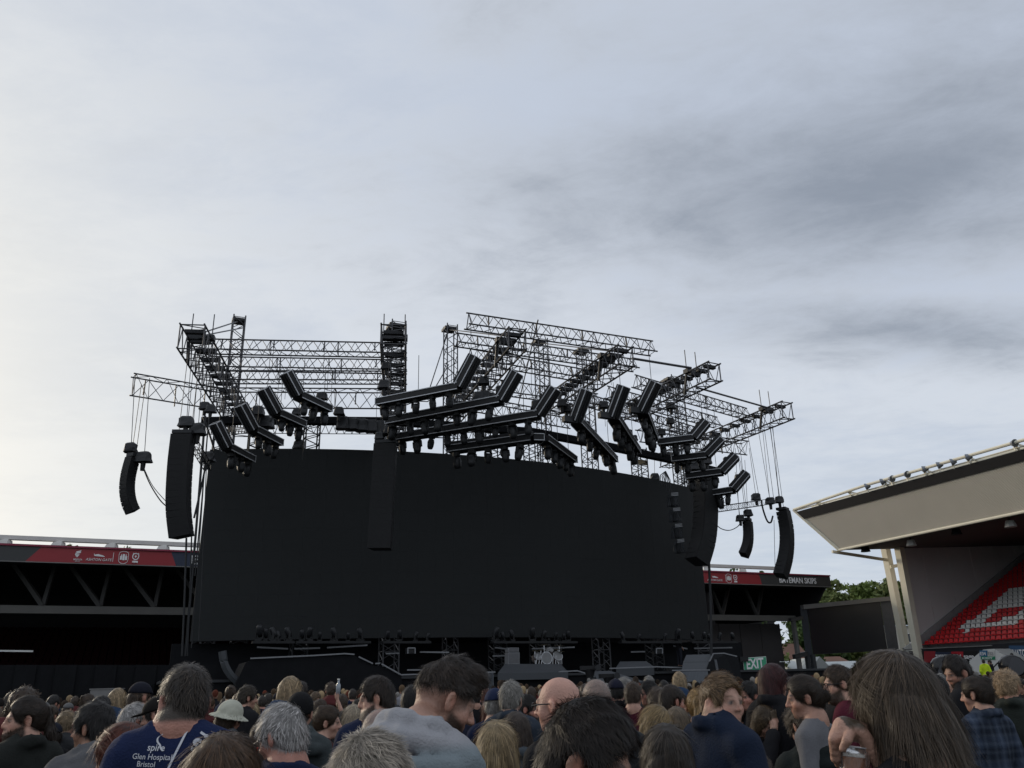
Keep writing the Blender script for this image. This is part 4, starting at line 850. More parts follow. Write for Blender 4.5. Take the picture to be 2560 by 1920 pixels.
# small lamps on the screen foot
fl = thing('floor_lamp', 'small black lamp standing along the foot of the screen', 'stage lamp', (0, 0, 0), 'row of lamps at the screen foot')
M().box((0, 0, .06), (.3, .3, .12)).build('base', BLACK, fl); M().bar((-.16, 0, .1), (-.16, 0, .4), .04, .1, (0, 1, 0)).bar((.16, 0, .1), (.16, 0, .4), .04, .1, (0, 1, 0)).build('yoke', BLACK, fl, kind='stuff')
M().rings([(0, .12, .22), (0, .02, .38), (0, -.1, .62), (0, -.12, .68)], [.09, .15, .14, .1], 10).build('head', COVER, fl, smooth=True)
xs_ = [644, 660, 681, 698, 717, 749, 773, 797, 839, 872, 906, 966, 999, 1044, 1063, 1240, 1258, 1275, 1336, 1364, 1385, 1405, 1427, 1560, 1600, 1660, 1690, 1735, 1755, 1775, 1805, 1828]
lampb = thing('lamp_shelf', 'long dark shelf carrying the foot lamps under the screen', 'shelf', atT(1200, 1605, 38.8))
for a, b in ((630, 735), (738, 925), (955, 1075), (1230, 1440), (1550, 1700), (1725, 1840)): M().bar(atT(a, 1606, 38.8), atT(b, 1606, 38.8), .4, .1).build('plank', BLACK, lampb)
for i, x in enumerate(xs_):
    p = atT(x + random.uniform(-6, 6), 1604, 38.8)
    lb = 'small black lamp at the foot of the screen, %s from the left' % ORD[i]
    if i == 0: fl.location = p; fl['label'] = lb
    else: dup(fl, p, (0, 0, random.uniform(-1.6, 1.6)), label=lb, scale=random.uniform(.55, 1.0))
# black barrier, monitors on stands, remote camera, follow lamps
br = thing('black_hoarding', 'long black cloth hoarding at the left under the end stand', 'hoarding', atT(230, 1740, 40))
for k in range(14):
    a, b = atT(-160 + 50 * k, 1662, 40), atT(-160 + 50 * (k + 1) + 2.5, 1662, 40 - .0); fixn(M().prism([V((a.x, a.y, 0)), V((b.x, b.y, 0)), b, a], NN * .1).build('cloth_panel', CLOTH, br)).location += NN * (.12 * (k % 2))
wbx = thing('flight_case', 'pale grey case on the ground before the black hoarding', 'case', atT(265, 1750, 36)); cc = atT(266, 1741, 36)
bevel(M().box(cc, (1.0, .6, .5)).build('body', mat('pale case', (.17, .165, .16), .6), wbx), .03)
M().box(cc + Z * .26, (1.03, .63, .04)).build('lid', mat('pale case', (.17, .165, .16), .6), wbx); M().box((cc.x, cc.y, (cc.z - .25) / 2), (.9, .5, cc.z - .25)).build('stand', BLACK, wbx)
cv_ = cable([(556, 1628), (562, 1662), (580, 1692), (610, 1716)], 'curved dark grey duct on the left wing front', .16, 36.3, mat('grey duct', (.05, .055, .06), .6))
for x, y, lab in ((1474, 1670, 'dark video camera on a stand before the stage, left'), (1521, 1690, 'dark video camera above the crowd, right')):
    c = atT(x, y, 30); t = thing('video_camera', lab, 'camera', V((c.x, c.y, 0)))
    M().box(c, (.75, .3, .16)).build('body', BLACK, t); M().rings([c + V((.3, -.1, 0)), c + V((.3, -.4, 0))], [.1, .12], 8).build('lens', STEEL, t); M().rings([V((c.x, c.y, 0)), c - Z * .35, c - Z * .05], [.16, .13, .22], 8).build('pedestal', BLACK, t)
for x, y, lab in ((2358, 1668, 'black round lamp behind the dark haired man at right'), (2530, 1664, 'black round hooded lamp above the curly blond person')):
    c = atY(x, y, 22); t = thing('follow_lamp', lab, 'stage lamp', V((c.x, c.y, 0)))
    M().rings([c + V((.1, .35, .05)), c + V((0, .1, 0)), c + V((-.06, -.22, -.02))], [.14, .27, .26], 14).build('housing', mat('glossy black', (.012, .012, .013), .25), t, smooth=True)
    M().rings([c + V((-.061, -.222, -.02)), c + V((-.065, -.235, -.02))], [.22, .22], 14).build('lens', mat('lens glass', (.03, .03, .035), .05), t)
    M().tube(c - Z * .25, (c.x, c.y, 0), .05, 8).build('stand', STEEL, t)
# ================================================================== PEOPLE
F32 = np.float32
class Field:
    """signed distance on a rectilinear grid; shapes are blended in with soft unions"""
    def __init__(s, xs, ys, zs): s.ax = [np.asarray(a, F32) for a in (xs, ys, zs)]; s.d = np.full([len(a) for a in s.ax], 1.0, F32)
    def sub(s, c, r):
        i = [(max(0, int(np.searchsorted(a, c[k] - r)) - 1), int(np.searchsorted(a, c[k] + r)) + 1) for k, a in enumerate(s.ax)]
        sl = tuple(slice(*q) for q in i); g = [a[q] for a, q in zip(s.ax, sl)]
        return sl, g[0][:, None, None], g[1][None, :, None], g[2][None, None, :]
    def op(s, sl, v, k, cut):
        D = s.d[sl]
        if D.size == 0: return
        if cut: h = np.maximum(k - np.abs(D + v), 0) / k; s.d[sl] = np.maximum(D, -v) + h * h * k * .25
        else: h = np.maximum(k - np.abs(D - v), 0) / k; s.d[sl] = np.minimum(D, v) - h * h * k * .25
    def ell(s, c, r, k=.02, fr=None, cut=False, infl=0.0, rot=None):
        R, o = fr if fr else (None, None); wc = (np.array(c) if R is None else R @ np.array(c) + o); r = np.array(r) + infl
        sl, X, Y, Zz = s.sub(wc, max(r) + k + .012); p = s.loc(X, Y, Zz, R, o)
        q = [p[i] - c[i] for i in range(3)]
        if rot is not None: q = [rot[0][i] * q[0] + rot[1][i] * q[1] + rot[2][i] * q[2] for i in range(3)]
        k0 = np.sqrt((q[0] / r[0]) ** 2 + (q[1] / r[1]) ** 2 + (q[2] / r[2]) ** 2) + 1e-6
        k1 = np.sqrt((q[0] / r[0] ** 2) ** 2 + (q[1] / r[1] ** 2) ** 2 + (q[2] / r[2] ** 2) ** 2) + 1e-6
        s.op(sl, k0 * (k0 - 1) / k1, k, cut)
    def cap(s, a, b, ra, rb=None, k=.02, fr=None, cut=False, infl=0.0):
        rb = ra if rb is None else rb; R, o = fr if fr else (None, None); a = np.array(a, float); b = np.array(b, float)
        if R is not None: a = R @ a + o; b = R @ b + o
        c = (a + b) / 2; L_ = np.linalg.norm(b - a); sl, X, Y, Zz = s.sub(c, L_ / 2 + max(ra, rb) + infl + k + .012)
        ba = (b - a).astype(F32); t = np.clip(((X - a[0]) * ba[0] + (Y - a[1]) * ba[1] + (Zz - a[2]) * ba[2]) / (L_ * L_ + 1e-9), 0, 1)
        d = np.sqrt((X - a[0] - t * ba[0]) ** 2 + (Y - a[1] - t * ba[1]) ** 2 + (Zz - a[2] - t * ba[2]) ** 2) - (ra + infl + (rb - ra) * t)
        s.op(sl, d, k, cut)
    @staticmethod
    def loc(X, Y, Zz, R, o):
        if R is None: return X, Y, Zz
        x, y, z = X - o[0], Y - o[1], Zz - o[2]
        return [R[0, i] * x + R[1, i] * y + R[2, i] * z for i in range(3)]
    def mesh(s):
        D = s.d; ins = D < 0; n = D.shape
        c = ins[:-1, :-1, :-1].astype(np.int8)
        cs = [(i, j, k) for i in (0, 1) for j in (0, 1) for k in (0, 1)]; cut = lambda A, q: A[q[0]:n[0] - 1 + q[0], q[1]:n[1] - 1 + q[1], q[2]:n[2] - 1 + q[2]]
        tot = sum(cut(ins, q).astype(np.int8) for q in cs); act = (tot > 0) & (tot < 8)
        I = np.argwhere(act)
        if len(I) == 0: return np.zeros((0, 3)), np.zeros((0, 4), int)
        idx = np.full(act.shape, -1, np.int64); idx[act] = np.arange(len(I))
        P = np.zeros((len(I), 3)); W = np.zeros(len(I)); val = {q: D[I[:, 0] + q[0], I[:, 1] + q[1], I[:, 2] + q[2]] for q in cs}
        pos = {q: np.stack([s.ax[a][I[:, a] + q[a]] for a in range(3)], 1) for q in cs}
        for q in cs:
            for a in range(3):
                if q[a] == 0:
                    r = list(q); r[a] = 1; r = tuple(r); m = (val[q] < 0) != (val[r] < 0)
                    if m.any(): t = val[q][m] / (val[q][m] - val[r][m]); P[m] += pos[q][m] + (pos[r][m] - pos[q][m]) * t[:, None]; W[m] += 1
        P /= W[:, None]; F = []
        for a in range(3):
            b, c_ = (a + 1) % 3, (a + 2) % 3; sl0 = [slice(1, -1)] * 3; sl0[a] = slice(0, n[a] - 1); sl1 = list(sl0); sl1[a] = slice(1, n[a])
            A, B = ins[tuple(sl0)], ins[tuple(sl1)]; E = np.argwhere(A != B)
            if len(E) == 0: continue
            fl = A[tuple(E.T)]; base = E.copy(); base[:, b] += 1; base[:, c_] += 1
            qd = []
            for db, dc in ((-1, -1), (0, -1), (0, 0), (-1, 0)):
                e = base.copy(); e[:, b] += db; e[:, c_] += dc; qd.append(idx[tuple(e.T)])
            qd = np.stack(qd, 1); qd[~fl] = qd[~fl][:, ::-1]; F.append(qd)
        F = np.concatenate(F); F = F[(F >= 0).all(1)]
        return P, F
def axis(lo, hi, fl, fh, fine, coarse):
    a = [np.arange(fl, fh, fine)]
    if lo < fl: a.insert(0, np.arange(fl - coarse, lo - coarse, -coarse)[::-1])
    if hi > fh: a.append(np.arange(a[-1][-1] + coarse, hi + coarse, coarse))
    return np.concatenate(a)
def np_mesh(name, P, F, col, m, smooth=True):
    me = bpy.data.meshes.new(name); nf = len(F); k = F.shape[1]
    me.vertices.add(len(P)); me.vertices.foreach_set('co', np.ascontiguousarray(P, F32).ravel())
    me.loops.add(nf * k); me.loops.foreach_set('vertex_index', np.ascontiguousarray(F, np.int32).ravel())
    me.polygons.add(nf); me.polygons.foreach_set('loop_start', np.arange(0, nf * k, k, dtype=np.int32))
    me.update(calc_edges=True)
    if smooth: me.polygons.foreach_set('use_smooth', np.ones(nf, bool))
    at = me.color_attributes.new('Col', 'FLOAT_COLOR', 'POINT')
    c4 = np.ones((len(P), 4), F32); c4[:, :3] = np.clip(col, 0, 1); at.data.foreach_set('color', c4.ravel())
    me.materials.append(m); me.validate(); return me
def vnormals(P, F):
    a = np.cross(P[F[:, 2]] - P[F[:, 0]], P[F[:, 3]] - P[F[:, 1]]); N_ = np.zeros_like(P)
    for k in range(4): np.add.at(N_, F[:, k], a)
    return N_ / (np.linalg.norm(N_, axis=1)[:, None] + 1e-12), np.linalg.norm(a, axis=1) / 2
def sstep(x, a, b): t = np.clip((x - a) / (b - a), 0, 1); return t * t * (3 - 2 * t)
def wob(P, f, seed):
    r = np.random.default_rng(seed); o = 0
    for k in range(3):
        A = r.normal(size=(3, 3)) * f * (1.7 ** k); ph = r.uniform(0, 6, 3); o = o + np.sin(P @ A[0] + ph[0]) * np.sin(P @ A[1] + ph[1]) * np.cos(P @ A[2] + ph[2]) / (1.5 ** k)
    return o
SKINM = mat('skin', (1, 1, 1), .5, 0, .2, 24, .4, 110, .4, attr=True)
HAIRM = mat('hair', (1, 1, 1), .5, 0, .25, 30, .0, 40, .3, attr=True)
FABM = mat('fabric', (1, 1, 1), .88, 0, .12, 10, .5, 120, .15, attr=True)
HATM = mat('hat cloth', (1, 1, 1), .85, 0, .18, 16, .5, 90, .15, attr=True)
FRAMEM = mat('spectacle frame', (.012, .012, .013), .3); LENSM = mat('spectacle lens', (.05, .05, .055), .08)
def rot3(yaw, pitch, roll):
    return np.array(Matrix.Rotation(yaw, 3, 'Z') @ Matrix.Rotation(-pitch, 3, 'X') @ Matrix.Rotation(roll, 3, 'Y'))
def head_sdf(f, fr, fine, beard=0, female=False, chub=1.0):
    j = .92 if female else 1.0; j *= chub
    f.ell((0, -.014, .03), (.076, .096, .088), .02, fr)
    f.ell((0, .028, -.04), (.056 * j, .062, .082), .035, fr)
    f.ell((0, .062, -.092), (.026 * j, .022, .022), .03, fr)
    f.cap((0, -.035, -.06), (0, -.05, -.15), .052 if not female else .046, .056 if not female else .05, .035, fr)
    if fine:
        for s in (-1, 1):
            f.ell((s * .042, .055, -.03), (.024, .024, .024), .025, fr)
            f.ell((s * .031, .104, .004), (.016, .022, .013), .014, fr, cut=True)
            f.ell((s * .031, .0775, .003), (.0125, .0125, .0115), .002, fr)
            f.ell((s * .084, -.008, -.006), (.0095, .022, .034), .008, fr, rot=np.array(Matrix.Rotation(s * .55, 3, 'Z')))
            f.ell((s * .093, -.001, -.003), (.006, .011, .017), .006, fr, cut=True)
            f.ell((s * .0125, .096, -.030), (.009, .011, .008), .008, fr)
        f.cap((-.034, .081, .022), (.034, .081, .022), .011, .011, .016, fr)
        f.cap((0, .088, .018), (0, .112, -.026), .0075, .0115, .012, fr)
        f.cap((-.018, .083, -.052), (.018, .083, -.052), .0075, .0075, .008, fr)
        f.cap((-.015, .082, -.064), (.015, .082, -.064), .0085, .0085, .008, fr)
        f.cap((-.021, .095, -.0578), (.021, .095, -.0578), .0035, .0035, .005, fr, cut=True)
        if beard: f.ell((0, .05, -.085), (.056, .05 + .006 * beard, .042 + .012 * beard), .03, fr)
    else:
        for s in (-1, 1): f.ell((s * .079, -.006, -.006), (.01, .021, .032), .01, fr); f.ell((s * .031, .1, .004), (.016, .02, .012), .012, fr, cut=True)
        f.cap((0, .088, .018), (0, .110, -.026), .008, .012, .012, fr)
NK = [0.0]
def body_joints(Zh, wd=1.0, arms=None):
    zs = Zh - .20 + NK[0]; A = []
    for s in (-1, 1):
        if arms and s in arms: el, wr = arms[s]; el, wr = np.array(el), np.array(wr)
        else: el, wr = np.array((s * .245 * wd, -.04, zs - .3)), np.array((s * .2 * wd, .1, zs - .5))
        A.append((s, np.array((s * .18 * wd, -.02, zs - .035)), el, wr))
    return zs, A
def torso_sdf(f, Zh, infl, wd=1.0, arms=None, fat=1.0, legs=True, armlen=1.0):
    zs, A = body_joints(Zh, wd, arms)
    f.cap((-.15 * wd, -.02, zs - .01), (.15 * wd, -.02, zs - .01), .052, .052, .04, infl=infl)
    f.cap((0, -.03, zs + .10), (-.12 * wd, -.02, zs + .005), .045, .045, .05, infl=infl * .6); f.cap((0, -.03, zs + .10), (.12 * wd, -.02, zs + .005), .045, .045, .05, infl=infl * .6)
    f.ell((0, -.005, zs - .14), (.165 * wd, .105 * fat, .2), .05, infl=infl)
    f.ell((0, .01, zs - .38), (.145 * wd * fat, .11 * fat, .2), .06, infl=infl)
    if legs is not None: f.ell((0, -.005, zs - .53), (.162 * wd, .118 * fat, .12), .05, infl=infl)
    for s, sh, el, wr in A:
        f.cap(sh, el, .05 * wd, .042, .04, infl=infl); f.cap(el, el + (wr - el) * armlen, .042, .03, .025, infl=infl)
    return zs, A
def legs_sdf(f, zs, infl):
    for s in (-1, 1):
        f.cap((s * .085, 0, zs - .56), (s * .1, .015, .5), .088, .06, .04, infl=infl); f.cap((s * .1, .015, .5), (s * .105, -.02, .09), .057, .042, .03, infl=infl)
        if infl < .01: f.cap((s * .105, -.03, .045), (s * .12, .12, .035), .042, .034, .03)
        else: f.cap((s * .105, -.03, .05), (s * .12, .13, .04), .048, .042, .02)

def hair_build(sp, fr, h, Hc):
    st = sp['hair']; k = sp.get('vol', 1.0); seed = int(sp['x']) if 'x' in sp else 5
    if st in ('bald', 'buzz'): return None
    lowz = {'long': .42, 'bob': .24, 'pony': .36}.get(st, .16)
    R, o = fr; c = o
    xs = np.arange(c[0] - .19, c[0] + .19, h); ys = np.arange(c[1] - .22, c[1] + .19, h); zs = np.arange(c[2] - lowz - .06, c[2] + .2, h)
    f = Field(xs, ys, zs)
    top = {'short': .016, 'fade': .026, 'quiff': .03, 'curly': .032, 'long': .018, 'bob': .02, 'bun': .012, 'pony': .012, 'thin': .008, 'wavy': .03}[st] * k
    side = {'short': .010, 'fade': -.006, 'quiff': .0, 'curly': .024, 'long': .017, 'bob': .02, 'bun': .010, 'pony': .010, 'thin': .007, 'wavy': .008}[st] * (k if st != 'fade' else 1)
    f.ell((0, -.014, .03), (.076, .097, .088), .02, fr, infl=side)
    f.ell((0, -.008 if st != 'quiff' else .008, .045), (.066, .086, .076 + top - .0), .03, fr, infl=.004)
    if st not in ('fade', 'quiff'): f.ell((0, -.054, -.025), (.062, .054, .07), .03, fr, infl=max(side * .8, .008))
    if st == 'quiff': f.ell((0, .055, .105), (.055, .045, .032), .03, fr, infl=.006)
    if st == 'wavy': f.ell((0, .052, .075), (.06, .048, .045), .03, fr, infl=.012 * k)
    if st == 'curly':
        f.ell((0, .05, .085), (.058, .045, .04), .02, fr, infl=.01 * k)
    if st in ('long', 'bob'):
        L_ = lowz - .06
        f.ell((0, -.07, -L_ * .42), (.098, .055, L_ * .62), .04, fr)
        for s in (-1, 1): f.cap((s * .07, -.01, .01), (s * .088, -.01, -L_ * .9), .03, .026, .03, fr)
    if st == 'bun': b = sp.get('bun', (0, -.10, .085)); f.ell(b, (.036, .036, .034), .012, fr)
    if st == 'pony':
        f.ell((0, -.118, .045), (.024, .024, .024), .01, fr); f.cap((0, -.125, .04), (0, -.15, -.08), .024, .03, .02, fr); f.cap((0, -.15, -.08), (0, -.13, -.24), .03, .012, .02, fr)
    # leave the face, ears and neck free
    fx = {'long': .072, 'bob': .072}.get(st, .10)
    f.ell((0, .126 + sp.get('hairline', 0), -.045), (fx, .086, .135), .012, fr, cut=True)
    if st in ('long', 'bob'): f.ell((0, .09, -.2), (.07, .075, .16), .02, fr, cut=True)
    X, Y, Zz = xs[:, None, None], ys[None, :, None], zs[None, None, :]
    x, y, z = Field.loc(X.astype(F32), Y.astype(F32), Zz.astype(F32), R, o)
    if st in ('short', 'fade', 'quiff', 'thin', 'curly', 'bun', 'pony', 'wavy'):
        lim = {'fade': .045, 'quiff': .035}.get(st); 
        pl = ((-.035 + .55 * y) - z) if lim is None else (lim + .15 * y - z)
        if st == 'pony': pl = np.where(y < -.10, -1.0, pl)
        f.d = np.maximum(f.d, pl.astype(F32))
        if st not in ('fade', 'quiff'):
            for s in (-1, 1): f.ell((s * .088, -.006, -.012), (.034, .029, .044), .008, fr, cut=True)
    amp = {'curly': .011, 'wavy': .009, 'short': .0035, 'fade': .004, 'quiff': .006}.get(st, .003) * k
    Pg = np.stack(np.broadcast_arrays(x, y, z), -1).reshape(-1, 3); near = np.abs(f.d.ravel()) < .03
    dn = np.zeros(f.d.size, F32); dn[near] = wob(Pg[near], 55 if st == 'curly' else 45, seed) * amp
    f.d = f.d + dn.reshape(f.d.shape)
    return f
def strands(P, F, sp, fr, n, L0, wid, lift, rs_, col, curl=0.0, grav=.35):
    N_, ar = vnormals(P, F); p = ar / ar.sum(); fi = rs_.choice(len(F), n, p=p); wts = rs_.dirichlet((1, 1, 1, 1), n)
    B = sum(P[F[fi, k]] * wts[:, k:k + 1] for k in range(4)); n_ = sum(N_[F[fi, k]] * wts[:, k:k + 1] for k in range(4)); n_ /= np.linalg.norm(n_, axis=1)[:, None] + 1e-9
    R, o = fr; loc = (B - o) @ R; cr = np.array(sp.get('whorl', (0, -.045, .115)))
    fl = (loc - cr); fl /= np.linalg.norm(fl, axis=1)[:, None] + 1e-9
    up = sstep(loc[:, 2], .0, .08)[:, None]; comb = np.array(sp.get('comb', (0, .4, 0)))
    fl = fl * .8 + comb * up
    if sp['hair'] in ('long', 'bob'):
        fr_ = sstep(loc[:, 1], -.02, .05)[:, None]; fl = fl * (1 - .75 * fr_) + fr_ * np.stack([np.sign(loc[:, 0]) * .75, np.full(len(loc), -.85), np.full(len(loc), -.15)], 1)
    if sp['hair'] in ('bun', 'pony'):
        fl = np.array((0, -.12, .05)) - loc; fl /= np.linalg.norm(fl, axis=1)[:, None] + 1e-9; grav = .05
        if sp['hair'] == 'pony': w_ = sstep(-loc[:, 1], .105, .125)[:, None]; fl = fl * (1 - w_) + np.array((0, -.1, -1)) * w_
    d = fl @ R.T + np.array((0, 0, -1.0)) * grav * (1.2 - up)
    d += rs_.normal(size=d.shape) * ((.22 if L0 < .08 else .09) + curl); d -= n_ * (d * n_).sum(1)[:, None]; d /= np.linalg.norm(d, axis=1)[:, None] + 1e-9
    Ls = (L0 * rs_.uniform(.5, 1.3, n))[:, None]; sd_v = np.cross(d, n_); sd_v /= np.linalg.norm(sd_v, axis=1)[:, None] + 1e-9
    ks = 3; ts = np.linspace(0, 1, ks); V_ = []; C_ = []
    tint = (np.exp(rs_.normal(0, .30, n)) * (1 + .35 * np.clip(wob(loc * [1, 1, .25], 60, 31), -1, 1)))[:, None]
    bend = rs_.normal(size=(n, 1)) * (.25 if L0 < .08 else .1); crv = sstep(loc[:, 2], -.02, .05)[:, None] * (np.linalg.norm(loc, axis=1)[:, None] > .1)
    if L0 > .08: lift = lift * (np.linalg.norm(loc[:, :2], axis=1)[:, None] > .05)
    for t in ts:
        q = B + d * Ls * t - n_ * (Ls * t) ** 2 / (2 * .12) * (0 if L0 < .03 else crv) + n_ * (lift * Ls * t + .0015) + sd_v * bend * Ls * t * t
        w_ = wid * (1 - .75 * t)
        V_ += [q - sd_v * w_ / 2, q + sd_v * w_ / 2]; c = np.array(col)[None] * tint * (.75 + .5 * t); C_ += [c, c]
    m = 2 * ks; VV = np.stack(V_, 1).reshape(-1, 3); CC = np.stack(C_, 1).reshape(-1, 3)
    base = (np.arange(n) * m)[:, None]; FF = np.concatenate([base + np.array([2 * i, 2 * i + 1, 2 * i + 3, 2 * i + 2])[None] for i in range(ks - 1)])
    return VV, FF, CC
def female_(sp): return sp.get('female', False)
def paint_head(P, fr, sp, fine):
    R, o = fr; q = (P - o) @ R; x, y, z = q.T; ax = np.abs(x)
    sk = np.array(sp['skin']); hc = np.array(sp['hc']); c = np.tile(sk, (len(P), 1)) * (1 + .10 * wob(q, 28, 3)[:, None])
    def mixto(w_, col): c[:] = c * (1 - w_[:, None]) + np.array(col)[None] * w_[:, None]
    face = sstep(y, .02, .06)
    mixto(.35 * np.exp(-(((ax - .045) / .022) ** 2 + ((z + .03) / .022) ** 2)) * face, sk * [1.15, .72, .68])
    mixto(.5 * np.exp(-((x / .014) ** 2 + ((z + .026) / .014) ** 2)) * sstep(y, .09, .105), sk * [1.15, .72, .66])
    mixto(.5 * np.exp(-(((ax - .082) / .012) ** 2 + ((z + .006) / .035) ** 2 + ((y + .005) / .025) ** 2)), sk * [1.15, .66, .58])
    if fine:
        mixto(.75 * sstep(y, .072, .082) * np.exp(-((x / .019) ** 4 + ((z + .058) / .0095) ** 2)), sk * ([.95, .5, .48] if female_(sp) else [.9, .62, .58]))
        eye = ((ax - .031) / .014) ** 2 + ((z - .003) / .0075) ** 2
        mixto(.9 * np.exp(-eye ** 2) * sstep(y, .07, .08), (.30, .27, .25)); iris = ((ax - .031) / .0065) ** 2 + ((z - .003) / .0065) ** 2
        mixto(.95 * np.exp(-iris ** 2) * sstep(y, .07, .08), (.02, .018, .015))
        mixto(.8 * np.exp(-(((z - .012) / .0035) ** 2)) * np.exp(-(((ax - .031) / .016) ** 4)) * sstep(y, .07, .08), (.02, .014, .012))
        brow = np.exp(-(((z - .027 - .004 * np.cos((ax - .032) * 60)) / .0055) ** 2) - ((ax - .034) / .021) ** 4); mixto(.85 * brow * sstep(y, .06, .072), hc * .8 + .004)
    b = sp.get('beard', 0)
    if b:
        m_ = sstep(-z - .4 * (y - .02), .02, .042) * sstep(y, -.005, .02) + .8 * np.exp(-((z + .044) / .008) ** 2) * sstep(y, .07, .08) * np.exp(-(x / .03) ** 4); m_ *= 1 - .8 * np.exp(-((x / .018) ** 4 + ((z + .058) / .009) ** 4))
        m_ *= sstep(z, -.15, -.125); mixto(np.clip(m_, 0, 1) * (.45 if b < .6 else .93), np.array(sp.get('bc', hc)))
    # scalp colour under the hair
    st = sp['hair']; hl = sp.get('hairline', 0)
    scalp = sstep(z - .55 * y, -.05, -.03) * sstep(z, -.085, -.062)
    fc = ((ax / .10) ** 2 + ((y - .126 - hl) / .086) ** 2 + ((z + .045) / .135) ** 2); scalp = scalp * sstep(fc, .92, 1.08) * (1 - np.exp(-(((ax - .092) / .022) ** 4 + ((z + .008) / .042) ** 4 + ((y + .005) / .034) ** 4)) * .95)
    if st == 'bald': scalp *= (.35 * sstep(-(z - .9 * y), -.05, .03)) * sp.get('stub', 1)
    elif st == 'buzz': scalp *= .75 * (1 - .5 * sstep(z, .07, .12) * sp.get('balding', 0))
    elif st in ('fade', 'quiff'): scalp *= .25 + .65 * sstep(z, -.035, .04)
    mixto(np.clip(scalp, 0, 1), hc * 1.0 + np.array((.004, .003, .002)))
    return c
def make_person(sp, detail=1):
    """sp: parameters; returns the body object (top level) with hair and clothing as children.  local frame: feet at 0, chest towards +y"""
    fine = detail >= 1; h = {2: .0058, 1: .0085, 0: .015}[detail]
    rs_ = np.random.default_rng(int(sp.get('seed', 1))); female = sp.get('female', False)
    Zh = sp['zh']; wd = sp.get('wd', .88 if female else .99); fat = sp.get('fat', 1.05)
    lean = sp.get('lean', 0.03); Hc = np.array((sp.get('hx', 0), lean, Zh)); hs = sp.get('hs', 1.0)
    R = rot3(sp.get('hyaw', 0), sp.get('pitch', .08), sp.get('roll', 0)); fr = (R * 1.0, Hc)
    arms = sp.get('arms'); ex = sp.get('fbox', (0, 0, 0, 0, 0, 0))
    f = Field(axis(-.48, .48, Hc[0] - .105 + ex[0], Hc[0] + .105 + ex[1], h, .035), axis(-.24, .34 + ex[3], Hc[1] - .135 + ex[2], Hc[1] + .14 + ex[3], h, .035), axis(-.06, Zh + .19, Zh - .15 + ex[4], Zh + .17, h, .055))
    head_sdf(f, fr, fine, 0 if sp.get('beard', 0) < 1 else sp['beard'], female, sp.get('chub', 1.0))
    nb = R @ np.array((0, -.045, -.12)) + Hc
    NK[0] = sp.get('nk', 0.0); zs = Zh - .20 + NK[0]
    f.cap(nb, (0, -.035, zs + .06), .054 if not female else .047, .066 if not female else .056, .04)
    torso_sdf(f, Zh, -.012, wd, arms, fat); legs_sdf(f, zs, 0.0)
    _, A = body_joints(Zh, wd, arms)
    for s, sh, el, wr in A:
        if sp.get('hand') and s in sp['hand']:
            for a, b, ra, rb in sp['hand'][s]: f.cap(a, b, ra, rb, .006)
        else:
            dv = (wr - el); dv /= np.linalg.norm(dv); f.cap(wr, wr + dv * .09, .032, .03, .02)
            for q in range(4): a = wr + dv * .08 + np.array((0, .018 * (q - 1.5), 0)); f.cap(a, a + dv * .08 + np.array((-s * .015, 0, -.01)), .011, .009, .008)
            f.cap(wr + dv * .03 + np.array((0, .03, 0)), wr + dv * .085 + np.array((0, .055, 0)), .012, .01, .01)
    P, F = f.mesh(); c = paint_head(P, fr, sp, fine)
    far = ((P - Hc) ** 2).sum(1) > .175 ** 2; c[far] = np.array(sp['skin'])
    body = bpy.data.objects.new('person', np_mesh('person', P, F, c, SKINM)); COL.objects.link(body)
    def child(name, P, F, c, m, smooth=True):
        ob = bpy.data.objects.new(name, np_mesh(name, P, F, c, m, smooth)); COL.objects.link(ob); ob.parent = body; return ob
    # hair
    hat = sp.get('hat'); hcol = np.array(sp['hc'])
    hf = hair_build(sp, fr, {2: .007, 1: .010, 0: .016}[detail], Hc) if hat != 'beanie' else None
    sizes = {2: (7800, 1.7), 1: (2100, 2.9), 0: (300, 8.0)}[detail]
    if hf is not None:
        if hat: # keep only what shows below the hat
            X, Y, Zz = Field.loc(hf.ax[0][:, None, None], hf.ax[1][None, :, None], hf.ax[2][None, None, :], *fr); hf.d = np.maximum(hf.d, (Zz - .03).astype(F32))
        Ph, Fh = hf.mesh()
        if len(Fh):
            st = sp['hair']; Lh = {'short': .03, 'fade': .04, 'quiff': .036, 'curly': .034, 'long': .13, 'bob': .10, 'bun': .055, 'pony': .06, 'thin': .022, 'wavy': .034}[st]; lf = {'short': .36, 'fade': .25, 'quiff': .14, 'curly': .5, 'long': .05, 'bob': .06, 'bun': .06, 'pony': .06, 'thin': .2, 'wavy': .2}[st]
            c0 = hcol[None] * (.62 + .3 * wob(Ph, 60, 9)[:, None])
            VV, FF, CC = strands(Ph, Fh, sp, fr, int(sizes[0] * (1.3 if st in ('long', 'bob') else 1)), Lh, sizes[1] * .001 * sp.get('sw', 1), lf, rs_, hcol, {'curly': .8, 'wavy': .35}.get(st, 0), .9 if st in ('long', 'bob', 'pony') else .35)
            child('hair', np.concatenate([Ph, VV]), np.concatenate([Fh, FF + len(Ph)]), np.concatenate([c0, CC]), HAIRM)
    elif sp['hair'] in ('buzz',) or (sp['hair'] == 'bald' and fine):
        pass
